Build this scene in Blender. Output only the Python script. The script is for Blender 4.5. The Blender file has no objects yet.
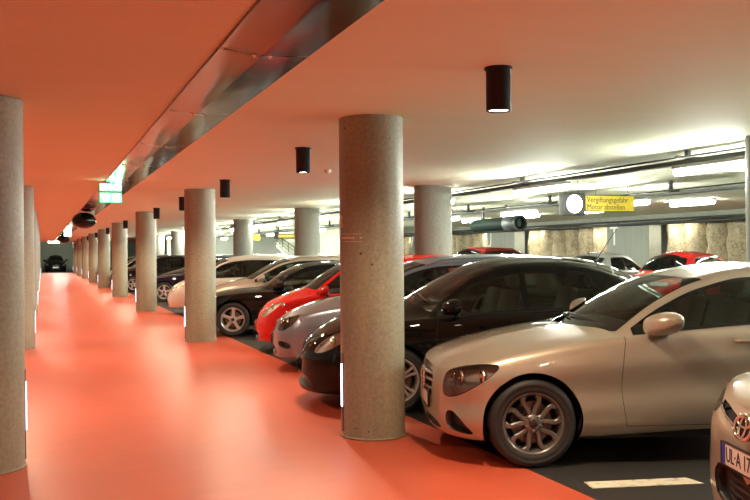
import bpy, bmesh, math, random, copy
import numpy as np
from mathutils import Vector, Matrix, noise
random.seed(7)
SC = bpy.context.scene
COL = SC.collection
R_ = math.radians

# ------------------------------------------------------------ camera, world, exposure
CAM_H = 1.6
def make_camera():
    yaw, pitch, roll = .3688, .0022, -.0081
    f = Vector((math.sin(yaw)*math.cos(pitch), math.cos(yaw)*math.cos(pitch), math.sin(pitch)))
    r = Vector((math.cos(yaw), -math.sin(yaw), 0)); u = r.cross(f)
    r2 = r*math.cos(roll)+u*math.sin(roll); u2 = -r*math.sin(roll)+u*math.cos(roll)
    cd = bpy.data.cameras.new('camera'); cd.sensor_width = 36; cd.lens = 860/750*36; cd.clip_end = 300; cd.clip_start = .05
    c = bpy.data.objects.new('camera', cd); COL.objects.link(c)
    m = Matrix((r2, u2, -f)).transposed().to_4x4(); m.translation = Vector((0, 0, CAM_H)); c.matrix_world = m
    SC.camera = c
make_camera()
SC.view_settings.view_transform = 'Standard'; SC.view_settings.look = 'None'
SC.view_settings.gamma = 1; SC.view_settings.use_curve_mapping = False
SC.view_settings.exposure = EXPOSURE = 0.55
w = bpy.data.worlds.new('world'); SC.world = w; w.use_nodes = True
w.node_tree.nodes['Background'].inputs[0].default_value = (.8, .9, 1, 1)
w.node_tree.nodes['Background'].inputs[1].default_value = .02
SC.cycles.use_denoising = True
SC.cycles.diffuse_bounces = 6; SC.cycles.max_bounces = 12; SC.cycles.transparent_max_bounces = 24
SC.cycles.sample_clamp_indirect = 6
DOWN_W, DOWN_COL = 172, (1, .77, .52)
TUBE_E, TUBE_COL = 175, (.94, 1.0, .88)
STRIP_E = 4

# ------------------------------------------------------------ materials
def mat(name, col=(.8, .8, .8), rough=.5, metal=0., coat=0., emit=None, es=0., spec=.5, coat_r=.03):
    m = bpy.data.materials.new(name); m.use_nodes = True
    b = m.node_tree.nodes['Principled BSDF']
    b.inputs['Base Color'].default_value = (*col, 1); b.inputs['Roughness'].default_value = rough
    b.inputs['Metallic'].default_value = metal; b.inputs['Coat Weight'].default_value = coat
    b.inputs['Coat Roughness'].default_value = coat_r; b.inputs['Specular IOR Level'].default_value = spec
    if emit: b.inputs['Emission Color'].default_value = (*emit, 1); b.inputs['Emission Strength'].default_value = es
    return m
def N(m, t, **kw):
    n = m.node_tree.nodes.new(t)
    for k, v in kw.items():
        if hasattr(n, k): setattr(n, k, v)
        else: n.inputs[k].default_value = v
    return n
def L(m, a, b): m.node_tree.links.new(a, b)
def bsdf(m): return m.node_tree.nodes['Principled BSDF']
def ramp(m, src, stops):
    r = N(m, 'ShaderNodeValToRGB'); e = r.color_ramp.elements
    while len(e) < len(stops): e.new(.5)
    for i, (p, c) in enumerate(stops): e[i].position = p; e[i].color = (*c, 1) if len(c) == 3 else c
    L(m, src, r.inputs[0]); return r.outputs[0]
def coords(m, scale=(1, 1, 1), kind='Object'):
    t = N(m, 'ShaderNodeTexCoord'); mp = N(m, 'ShaderNodeMapping'); mp.inputs['Scale'].default_value = scale
    L(m, t.outputs[kind], mp.inputs[0]); return mp.outputs[0]
def nz(m, co, scale, detail=4, rough=.55):
    n = N(m, 'ShaderNodeTexNoise'); n.inputs['Scale'].default_value = scale; n.inputs['Detail'].default_value = detail
    n.inputs['Roughness'].default_value = rough; L(m, co, n.inputs['Vector']); return n.outputs[0]
def bump(m, h, strength, dist=.02):
    b = N(m, 'ShaderNodeBump'); b.inputs['Strength'].default_value = strength; b.inputs['Distance'].default_value = dist
    L(m, h, b.inputs['Height']); L(m, b.outputs[0], bsdf(m).inputs['Normal'])
def mixc(m, fac, a, b, mode='MIX'):
    x = N(m, 'ShaderNodeMix', data_type='RGBA'); x.blend_type = mode
    for s, v in ((0, fac), (6, a), (7, b)):
        if isinstance(v, (int, float)): x.inputs[s].default_value = v
        elif isinstance(v, tuple): x.inputs[s].default_value = (*v, 1)
        else: L(m, v, x.inputs[s])
    return x.outputs[2]
def glass(name, tint, rough=.0, refl=1.0, base=.0):
    """thin tinted pane: sees through, mirrors by angle"""
    m = bpy.data.materials.new(name); m.use_nodes = True; nt = m.node_tree; nt.nodes.clear()
    o = N(m, 'ShaderNodeOutputMaterial'); t = N(m, 'ShaderNodeBsdfTransparent'); t.inputs[0].default_value = (*tint, 1)
    g = N(m, 'ShaderNodeBsdfGlossy'); g.inputs['Roughness'].default_value = rough; g.inputs[0].default_value = (refl, refl, refl, 1)
    f = N(m, 'ShaderNodeFresnel'); f.inputs[0].default_value = 1.5
    mx = N(m, 'ShaderNodeMixShader'); L(m, f.outputs[0], mx.inputs[0]); L(m, t.outputs[0], mx.inputs[1]); L(m, g.outputs[0], mx.inputs[2])
    L(m, mx.outputs[0], o.inputs[0]); return m
def concrete(name, c1, c2, rough=.55, coat=.0, holes=False, scale=1., spec=.4):
    m = mat(name, c1, rough, coat=coat, coat_r=.28, spec=spec)
    co = coords(m, (scale, scale, scale*.35)); n1 = nz(m, co, 2.2, 6); n2 = nz(m, coords(m, (scale*5, scale*5, scale*.5)), 1.6, 4)
    n3 = nz(m, coords(m), 38, 3)
    c = ramp(m, n1, [(.28, c2), (.72, c1)])
    c = mixc(m, .35, c, ramp(m, n2, [(.3, tuple(x*.72 for x in c2)), (.7, tuple(min(1, x*1.12) for x in c1))]))
    c = mixc(m, .16, c, ramp(m, n3, [(.3, (.25, .23, .2)), (.7, (.75, .72, .66))]))
    if holes:
        v = N(m, 'ShaderNodeTexVoronoi'); v.inputs['Scale'].default_value = 4.2; L(m, coords(m), v.inputs['Vector'])
        c = mixc(m, ramp(m, v.outputs['Distance'], [(.035, (1, 1, 1)), (.05, (0, 0, 0))]), c, (.06, .05, .04))
    L(m, c, bsdf(m).inputs['Base Color'])
    L(m, ramp(m, n1, [(.3, (rough-.12,)*3), (.7, (rough+.12,)*3)]), bsdf(m).inputs['Roughness'])
    bump(m, n3, .12, .01); return m
def paint(name, col, metal=0., rough=.35, coat=1.):
    m = mat(name, col, rough, metal, coat, coat_r=.02); return m

M = {}
M['black_plastic'] = mat('black_plastic', (.012, .012, .012), .45)
M['trim_black'] = mat('window_trim_black', (.006, .006, .006), .35, spec=.2)
M['gap'] = mat('panel_gap', (.004, .004, .004), .8)
M['rubber'] = mat('tyre_rubber', (.016, .015, .014), .62)
M['chrome'] = mat('chrome', (.82, .82, .82), .09, 1)
M['alloy'] = mat('alloy', (.17, .16, .145), .36, .6, .3)
M['alloy_bright'] = mat('alloy_bright', (.52, .51, .49), .32, .6, .3)
M['dark_metal'] = mat('dark_metal', (.05, .048, .045), .4, .8)
M['disc'] = mat('brake_disc', (.16, .12, .10), .35, .9)
M['glass_clear'] = glass('windscreen_glass', (.58, .66, .58))
M['glass_tint'] = glass('side_glass', (.42, .48, .45))
M['glass_dark'] = glass('privacy_glass', (.13, .14, .13))
M['lens'] = glass('lamp_lens', (.93, .93, .92))
M['reflector'] = mat('reflector', (.62, .60, .56), .12, 1)
M['lamp_dark'] = mat('lamp_housing', (.12, .11, .10), .22, .6)
M['lamp_mid'] = mat('lamp_housing_grey', (.42, .40, .37), .2, .5)
M['lamp_bright'] = mat('lamp_housing_bright', (.88, .85, .80), .25, .1)
M['amber'] = mat('amber_lens', (.8, .3, .02), .2, coat=1)
M['tail_red'] = mat('tail_lens', (.45, .015, .015), .18, coat=1)
M['plate_white'] = mat('plate_white', (.78, .77, .74), .4)
M['plate_blue'] = mat('plate_blue', (.01, .05, .35), .4)
M['ink'] = mat('black_ink', (.01, .01, .01), .5)
M['seat'] = mat('seat_fabric', (.05, .048, .045), .85)
M['cabin'] = mat('cabin_trim', (.035, .034, .033), .8)
M['beige_roof'] = mat('headliner', (.30, .28, .25), .9)

# ------------------------------------------------------------ mesh helpers
class MB:
    """collects shapes, builds ONE mesh object"""
    def __init__(s): s.v = []; s.f = []; s.m = []; s.sm = []
    def add(s, vs, fs, mi=0, smooth=False):
        o = len(s.v); s.v += [tuple(v) for v in vs]
        for f in fs: s.f.append([i+o for i in f]); s.m.append(mi); s.sm.append(smooth)
        return s
    def box(s, c, d, mi=0, rot=None, bev=0.):
        bm = bmesh.new(); bmesh.ops.create_cube(bm, size=1)
        for v in bm.verts: v.co = Vector((v.co.x*d[0], v.co.y*d[1], v.co.z*d[2]))
        if bev: bmesh.ops.bevel(bm, geom=bm.edges[:], offset=bev, segments=3, affect='EDGES', profile=.6)
        for v in bm.verts:
            if rot is not None: v.co = rot @ v.co
            v.co += Vector(c)
        bm.verts.index_update(); s.add([v.co[:] for v in bm.verts], [[v.index for v in f.verts] for f in bm.faces], mi, bool(bev)); bm.free(); return s
    def lathe(s, prof, axis='Z', c=(0, 0, 0), n=48, mi=0, smooth=True, a0=0, a1=2*math.pi, closed=False):
        full = abs(a1-a0-2*math.pi) < 1e-6; k = n if full else n+1; vs = []
        for i in range(k):
            a = a0+(a1-a0)*i/n; ca, sa = math.cos(a), math.sin(a)
            for r, h in prof:
                p = {'Z': (r*ca, r*sa, h), 'Y': (r*ca, h, r*sa), 'X': (h, r*ca, r*sa)}[axis]
                vs.append((p[0]+c[0], p[1]+c[1], p[2]+c[2]))
        q = len(prof); fs = []
        for i in range(n):
            j = (i+1) % k
            for t in range(q-1): fs.append((i*q+t, j*q+t, j*q+t+1, i*q+t+1))
            if closed: fs.append((i*q+q-1, j*q+q-1, j*q, i*q))
        if axis == 'Y': fs = [f[::-1] for f in fs]
        return s.add(vs, fs, mi, smooth)
    def tube(s, pts, r, n=10, mi=0, caps=True, smooth=True):
        pts = [Vector(p) for p in pts]; rs = r if isinstance(r, (list, tuple)) else [r]*len(pts); vs = []; prev = None
        for i, p in enumerate(pts):
            d = (pts[min(i+1, len(pts)-1)]-pts[max(i-1, 0)]).normalized()
            a = prev if prev is not None else (Vector((0, 0, 1)) if abs(d.z) < .9 else Vector((1, 0, 0)))
            x = (a-d*a.dot(d)).normalized(); y = d.cross(x); prev = x
            for k in range(n):
                t = 2*math.pi*k/n; vs.append((p+(x*math.cos(t)+y*math.sin(t))*rs[i])[:])
        fs = [(i*n+k, i*n+(k+1) % n, (i+1)*n+(k+1) % n, (i+1)*n+k) for i in range(len(pts)-1) for k in range(n)]
        if caps: fs += [tuple(range(n))[::-1], tuple((len(pts)-1)*n+k for k in range(n))]
        return s.add(vs, fs, mi, smooth)
    def prism(s, poly, h0, h1, axes='XYZ', mi=0, smooth=False):
        """polygon in first two axes, extruded along third"""
        def P(a, b, h):
            d = dict(zip(axes, (a, b, h))); return (d['X'], d['Y'], d['Z'])
        n = len(poly); vs = [P(a, b, h0) for a, b in poly]+[P(a, b, h1) for a, b in poly]
        fs = [tuple(range(n))[::-1], tuple(range(n, 2*n))]+[(i, (i+1) % n, n+(i+1) % n, n+i) for i in range(n)]
        return s.add(vs, fs, mi, smooth)
    def sphere(s, c, r, mi=0, nu=24, nv=14, sc=(1, 1, 1), v0=-90, v1=90):
        pr = []
        for i in range(nv+1):
            a = R_(v0+(v1-v0)*i/nv); pr.append((max(1e-5, r*math.cos(a)), r*math.sin(a)))
        o = len(s.v); s.lathe(pr, 'Z', (0, 0, 0), nu, mi)
        for i in range(o, len(s.v)): x, y, z = s.v[i]; s.v[i] = (x*sc[0]+c[0], y*sc[1]+c[1], z*sc[2]+c[2])
        return s
    def xf(s, mtx, o=0):
        for i in range(o, len(s.v)): s.v[i] = (mtx @ Vector(s.v[i]))[:]
        return s
    def build(s, name, mats, parent=None, loc=None, fixn=True):
        me = bpy.data.meshes.new(name); me.from_pydata(s.v, [], s.f)
        mats = mats if isinstance(mats, (list, tuple)) else [mats]
        for m_ in mats: me.materials.append(m_)
        me.polygons.foreach_set('material_index', s.m); me.polygons.foreach_set('use_smooth', s.sm)
        if fixn:
            bm = bmesh.new(); bm.from_mesh(me); bmesh.ops.recalc_face_normals(bm, faces=bm.faces); bm.to_mesh(me); bm.free()
        me.update()
        return link(name, me, parent, loc)
def link(name, data, parent=None, loc=None):
    o = bpy.data.objects.new(name, data); COL.objects.link(o)
    if loc is not None: o.location = loc
    if parent is not None: o.parent = parent
    return o
def tag(o, label=None, cat=None, group=None, kind=None):
    for k, v in (('label', label), ('category', cat), ('group', group), ('kind', kind)):
        if v: o[k] = v
    return o
def thing(name, label, cat, loc=(0, 0, 0), rz=0., group=None):
    o = bpy.data.objects.new(name, None); COL.objects.link(o); o.location = loc; o.rotation_euler = (0, 0, rz); o.empty_display_size = .1
    return tag(o, label, cat, group)
KIDS = {}
def copy_tree(o, parent=None, depth=0):
    c = o.copy(); COL.objects.link(c)
    if parent is not None: c.parent = parent
    for ch in list(o.children): copy_tree(ch, c)
    return c
def text_mesh(body, size, depth=.002, align='CENTER', bold=0.):
    cu = bpy.data.curves.new('lettering', 'FONT'); cu.body = body; cu.size = size; cu.offset = bold; cu.extrude = depth; cu.align_x = align; cu.align_y = 'CENTER'
    o = bpy.data.objects.new('lettering', cu); COL.objects.link(o); dg = bpy.context.evaluated_depsgraph_get(); dg.update()
    me = bpy.data.meshes.new_from_object(o.evaluated_get(dg)); bpy.data.objects.remove(o); bpy.data.curves.remove(cu); return me
def text(name, body, size, m, mtx, parent=None, depth=.002, sx=1., align='CENTER', bold=0.):
    me = text_mesh(body, size, depth, align, bold); me.materials.clear(); me.materials.append(m)
    me.transform(mtx @ Matrix.Diagonal((sx, 1, 1, 1))); return link(name, me, parent)
def frame(origin, right, up):
    r = Vector(right).normalized(); u = Vector(up).normalized(); n = r.cross(u)
    m = Matrix((r, u, n)).transposed().to_4x4(); m.translation = Vector(origin); return m
# ------------------------------------------------------------ car bodies: one smooth surface from tables, cut into panels
def pchip(tab):
    t = sorted(tab); xs = [a for a, _ in t]; ys = [b for _, b in t]; n = len(xs)
    h = [xs[i+1]-xs[i] for i in range(n-1)]; d = [(ys[i+1]-ys[i])/h[i] for i in range(n-1)]; m = [0.]*n
    for i in range(1, n-1):
        if d[i-1]*d[i] > 0:
            w1, w2 = 2*h[i]+h[i-1], h[i]+2*h[i-1]; m[i] = (w1+w2)/(w1/d[i-1]+w2/d[i])
    m[0], m[-1] = d[0], d[-1]
    def f(x):
        if x <= xs[0]: return ys[0]
        if x >= xs[-1]: return ys[-1]
        lo, hi = 0, n-1
        while hi-lo > 1:
            k = (lo+hi)//2
            if xs[k] <= x: lo = k
            else: hi = k
        s = (x-xs[lo])/h[lo]
        return ys[lo]*(1+2*s)*(1-s)**2+m[lo]*h[lo]*s*(1-s)**2+ys[hi]*s*s*(3-2*s)+m[hi]*h[lo]*s*s*(s-1)
    return f
FRAC = [0, .03, .22, .50, .80, 1]
def car_grid(S):
    zE, zc, zr = pchip(S['zE']), pchip(S['zc']), pchip(S['zr']); zb = pchip(S.get('zb', [(-5, .19), (5, .19)]))
    W, off, Xf, Xr = S['W'], S['off'], S['Xf'], S['Xr']; Lf, Lr, nf, nr = S['Lf'], S['Lr'], S['nf'], S['nr']; tum = S['tum']
    st = [('n', R_(90*i/26)) for i in range(27)]
    ns = int((Xf[5]-Lf-Xr[5]-Lr)/.03); st += [('s', i/ns) for i in range(1, ns)]
    st += [('t', R_(90*(1-i/16))) for i in range(17)]
    xm, hl = (Xf[5]+Xr[5])/2, (Xf[5]-Xr[5])/2; rows = []
    for kind, a in st:
        P = []
        for j in range(6):
            wj = W-off[j]
            if kind == 'n': x = Xf[j]-Lf*(1-max(0, math.cos(a))**(2/nf)); y = wj*math.sin(a)**(2/nf)
            elif kind == 't': x = Xr[j]+Lr*(1-max(0, math.cos(a))**(2/nr)); y = wj*max(0, math.sin(a))**(2/nr)
            else: x = (Xf[j]-Lf)*(1-a)+(Xr[j]+Lr)*a; y = wj
            y *= 1-S.get('bar', .035)*abs((x-xm)/hl)**3
            P.append([x, y, 0])
        XE, YE = P[5][0], P[5][1]; e = zE(XE)
        for j in range(6):
            b = zb(P[j][0]); P[j][2] = b+(e-b)*FRAC[j]
        c = zc(XE); h = max(0, zr(XE)-e); ch = min(c, e+S.get('crown', .09))
        zh = lambda y: e+(ch-e)*(1-(y/YE)**2.4) if YE > 1e-6 else e
        yB = .965*YE; yR = .90*YE-h*tum; zR = max(zh(.90*YE), zr(XE)); zB = zh(yB)
        ln = math.hypot(yB-yR, zR-zB); g = max(.5, 1-S.get('rail', .055)/max(ln, 1e-6))
        P += [[XE, yB, zB], [XE, yB+(yR-yB)*g, zB+(zR-zB)*g], [XE, yR, zR]]
        for q in (2/3, 1/3, 0): P.append([XE, yR*q, zR+(max(c, zR)-zR)*(1-q*q)])
        rows.append(P)
    A = np.array(rows); K = 5; nv = (A.shape[1]-1)*K+1; G = np.zeros((A.shape[0], nv, 3))
    for j in range(A.shape[1]-1):
        p1, p2 = A[:, j], A[:, j+1]; p0 = A[:, j-1] if j else 2*p1-p2
        p3 = A[:, j+2] if j+2 < A.shape[1] else p1*np.array([1, -1, 1])
        d1 = np.linalg.norm(p2-p1, axis=1)[:, None]+1e-9
        d0 = np.linalg.norm(p1-p0, axis=1)[:, None]+1e-9; d2 = np.linalg.norm(p3-p2, axis=1)[:, None]+1e-9
        m1 = d1*((p1-p0)/d0*d1+(p2-p1)/d1*d0)/(d0+d1); m2 = d1*((p2-p1)/d1*d2+(p3-p2)/d2*d1)/(d1+d2)
        for k in range(K+1 if j == A.shape[1]-2 else K):
            s = k/K; G[:, j*K+k] = p1*(1+2*s)*(1-s)**2+m1*s*(1-s)**2+p2*s*s*(3-2*s)+m2*s*s*(s-1)
    G[:, :, 1] = np.maximum(G[:, :, 1], 0); G[0, :, 1] = 0; G[-1, :, 1] = 0; G[:, -1, 1] = 0
    du = np.gradient(G, axis=0); dv = np.gradient(G, axis=1); nn = np.cross(du, dv)
    mid = nn[nn.shape[0]//2, 15]
    if mid[1] < 0: nn = -nn
    nn[0, :, 1] = 0; nn[-1, :, 1] = 0; nn[:, -1, 1] = 0
    ln = np.linalg.norm(nn, axis=2)
    for i in list(range(3))+[-1, -2]:
        for j in range(nv):
            if ln[i, j] < 1e-7: nn[i, j] = (0.6 if i >= 0 else -.6, 0, .8); ln[i, j] = 1
    nn = nn/np.maximum(ln, 1e-9)[:, :, None]; vv = np.arange(nv)/K; polys = []
    V = [[(*G[i, j], *nn[i, j], i/1., vv[j]) for j in range(nv)] for i in range(G.shape[0])]
    for i in range(G.shape[0]-1):
        for j in range(nv-1): polys.append([V[i][j], V[i+1][j], V[i+1][j+1], V[i][j+1]])
    return polys, G
def split(polys, f):
    neg, pos = [], []
    for p in polys:
        d = [f(v) for v in p]
        if max(d) <= 0: neg.append(p)
        elif min(d) >= 0: pos.append(p)
        else:
            a, b = [], []; n = len(p)
            for i in range(n):
                v, q, dv, dq = p[i], p[(i+1) % n], d[i], d[(i+1) % n]
                if dv <= 0: a.append(v)
                if dv >= 0: b.append(v)
                if dv*dq < 0:
                    t = dv/(dv-dq); c = tuple(v[k]+(q[k]-v[k])*t for k in range(8)); a.append(c); b.append(c)
            if len(a) > 2: neg.append(a)
            if len(b) > 2: pos.append(b)
    return neg, pos
def carve(polys, fs, pre=None):
    rest = []
    if pre:
        cur = []
        for p in polys: (cur if any(pre(v) for v in p) else rest).append(p)
    else: cur = polys
    for f in fs: cur, o = split(cur, f); rest += o
    return cur, rest
def chaikin(p, n=2):
    for _ in range(n): p = [q for i in range(len(p)) for a, b in ((p[i], p[(i+1) % len(p)]),) for q in ((a[0]*.78+b[0]*.22, a[1]*.78+b[1]*.22), (a[0]*.22+b[0]*.78, a[1]*.22+b[1]*.78))]
    return p
def poly_fs(pts, A, B, grow=0.):
    ar = sum(pts[i][0]*pts[(i+1) % len(pts)][1]-pts[(i+1) % len(pts)][0]*pts[i][1] for i in range(len(pts)))
    if ar < 0: pts = pts[::-1]
    out = []
    for i in range(len(pts)):
        (x0, y0), (x1, y1) = pts[i], pts[(i+1) % len(pts)]; l = math.hypot(x1-x0, y1-y0)
        out.append(lambda v, x0=x0, y0=y0, dx=(x1-x0)/l, dy=(y1-y0)/l: -(dx*(B(v)-y0)-dy*(A(v)-x0))-grow)
    return out
def key(v): return (round(v[0], 4), round(v[1], 4), round(v[2], 4))
def boundary(polys):
    cnt = {}
    for p in polys:
        for i in range(len(p)):
            a, b = key(p[i]), key(p[(i+1) % len(p)])
            if a == b: continue
            k = (a, b) if a < b else (b, a); cnt.setdefault(k, []).append((p[i], p[(i+1) % len(p)]))
    return [e[0] for e in cnt.values() if len(e) == 1]
def shift(v, d): return (v[0]+d[0], v[1]+d[1], v[2]+d[2], *v[3:])
def recess(polys, d):
    fl = [[shift(v, d) for v in p] for p in polys]; wl = []
    for a, b in boundary(polys):
        if abs(a[1])+abs(b[1]) < 1e-5: continue
        e = Vector(b[:3])-Vector(a[:3]); n = e.cross(Vector(d)); n = n.normalized() if n.length > 1e-9 else Vector((0, 0, 1))
        wl.append([(*a[:3], *n, 0, 0), (*b[:3], *n, 0, 0), (*shift(b, d)[:3], *n, 0, 0), (*shift(a, d)[:3], *n, 0, 0)])
    return fl, wl
def flip(polys): return [[(v[0], -v[1], v[2], v[3], -v[4], v[5], v[6], v[7]) for v in p][::-1] for p in polys]
def panel(name, groups, mats, side='both', parent=None):
    """groups: [(polys, material index)] -> one mesh object with the surface's own normals"""
    vs, nr, ix, fs, mi = [], [], {}, [], []
    def put(polys, m):
        for p in polys:
            f = []
            for v in p:
                k = key(v)
                if k not in ix: ix[k] = len(vs); vs.append(v[:3]); nr.append(v[3:6])
                i = ix[k]
                if i not in f: f.append(i)
            if len(f) > 2: fs.append(f); mi.append(m)
    for polys, m in groups:
        if side in ('both', 'L'): put(polys, m)
        if side in ('both', 'R'): put(flip(polys), m)
    me = bpy.data.meshes.new(name); me.from_pydata(vs, [], fs)
    for m in mats: me.materials.append(m)
    me.polygons.foreach_set('material_index', mi); me.polygons.foreach_set('use_smooth', [True]*len(fs))
    me.validate(); me.update()
    if len(me.vertices) == len(nr): me.normals_split_custom_set_from_vertices([Vector(n).normalized() if Vector(n).length > 1e-6 else Vector((0, 0, 1)) for n in nr])
    return link(name, me, parent)

# ------------------------------------------------------------ wheels
WHEELS = {}
def wheel_meshes(R, style, wd=.215):
    k = (round(R, 3), style)
    if k in WHEELS: return WHEELS[k]
    rr = R*.705; h = wd/2
    t = MB(); t.lathe([(rr-.012, -h+.02), (rr+.004, -h+.004), (rr+.03, -h), (R-.035, -h+.004), (R-.008, -h+.02), (R, -h+.04), (R, h-.04), (R-.008, h-.02), (R-.030, h-.005), (R-.05, h-.001), (R-.052, h-.004), (rr+.03, h), (rr+.006, h-.004), (rr, h-.012), (rr-.012, h-.02)], 'Y', n=72)
    for y in (-.05, -.015, .02, .055): t.lathe([(R+.0005, y), (R+.0015, y+.004), (R+.0005, y+.008)], 'Y', n=72)
    tyre = t
    r = MB(); r.lathe([(rr-.03, -h+.03), (rr-.035, h-.09), (rr-.030, h-.05), (rr-.020, h-.028), (rr-.012, h-.014), (rr-.002, h-.010), (rr+.002, h-.016)], 'Y', n=72)
    yf = h-.022
    def spoke(pts, ws, th=.030):
        vs = []
        for i, (q, a) in enumerate(pts):
            d = Vector((math.cos(a), 0, math.sin(a))); p = d*q; nx = pts[min(i+1, len(pts)-1)]; pv = pts[max(i-1, 0)]
            tg = Vector((math.cos(nx[1])*nx[0]-math.cos(pv[1])*pv[0], 0, math.sin(nx[1])*nx[0]-math.sin(pv[1])*pv[0])).normalized()
            s = Vector((-tg.z, 0, tg.x)); w = ws[i]; y = yf-.012*(1-abs(q/rr-.35))
            for (u, yy) in ((-w, y-th), (-w, y-.007), (-w*.62, y), (w*.62, y), (w, y-.007), (w, y-th)): vs.append((p+s*u+Vector((0, yy, 0)))[:])
        fs = [(i*6+a, i*6+(a+1) % 6, i*6+6+(a+1) % 6, i*6+6+a) for i in range(len(pts)-1) for a in range(6)]
        r.add(vs, fs, 0, False)
    E = rr-.016
    if style == 'petal':
        for k5 in range(5):
            b = R_(90+72*k5)
            for sg in (-1, 1): spoke([(.045, b+sg*R_(17)), (.085, b+sg*R_(13)), (.120, b+sg*R_(17)), (.160, b+sg*R_(21)), (E-.025, b+sg*R_(19)), (E, b+sg*R_(14))], [.019, .016, .0165, .0175, .019, .025])
    elif style == 'five':
        for k5 in range(5):
            b = R_(90+72*k5+8); spoke([(.05, b), (.09, b), (.14, b), (E-.02, b), (E, b)], [.034, .03, .03, .036, .05])
    elif style == 'twin':
        for k5 in range(5):
            b = R_(90+72*k5)
            for sg in (-1, 1): spoke([(.05, b+sg*R_(16)), (.11, b+sg*R_(9)), (.16, b+sg*R_(8)), (E, b+sg*R_(10))], [.016, .013, .013, .017])
    else:
        for k5 in range(9):
            b = R_(40*k5); spoke([(.05, b), (.11, b), (E, b)], [.02, .016, .022])
    r.lathe([(.0, yf-.004), (.05, yf-.004), (.066, yf-.012), (.070, yf-.05)], 'Y', n=40)
    for k5 in range(5):
        a = R_(90+36+72*k5); r.lathe([(.0, yf+.004), (.008, yf+.004), (.010, yf-.008)], 'Y', (.056*math.cos(a), 0, .056*math.sin(a)), 12)
    c = MB(); c.lathe([(.0, yf+.006), (.026, yf+.005), (.031, yf+.001), (.032, yf-.006)], 'Y', n=32)
    d = MB(); d.lathe([(.075, h-.085), (.155, h-.085), (.155, h-.107), (.075, h-.107)], 'Y', n=48, smooth=False, closed=True)
    d.lathe([(.0, h-.07), (.07, h-.07), (.075, h-.11)], 'Y', n=32); d.lathe([(0, -h+.06), (rr-.04, -h+.06)], 'Y', n=32, mi=1)
    d.box((.10, h-.095, .075), (.07, .06, .11), 1, Matrix.Rotation(R_(-35), 3, 'Y'), .01)
    WHEELS[k] = (tyre, r, c, d); return WHEELS[k]
def add_wheels(S, root):
    R = S['R']; ty, ri, ca, di = wheel_meshes(R, S['wheel']); yo = S['W']-.012-.1075
    al = M[S.get('alloy', 'alloy')]; first = None
    for x in (0, -S['wb']):
        for sg in (1, -1):
            if first is None:
                wo = ri.build('wheel', al, root); t = ty.build('tyre', M['rubber'], wo); c = ca.build('hub_cap', M['dark_metal'], wo); d = di.build('brake_disc', [M['disc'], M['gap']], wo); first = wo
            else: wo = copy_tree(first, root)
            wo.location = (x, sg*yo, R); wo.rotation_euler = (0, S.get('spin', 0), 0 if sg > 0 else math.pi)

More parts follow.
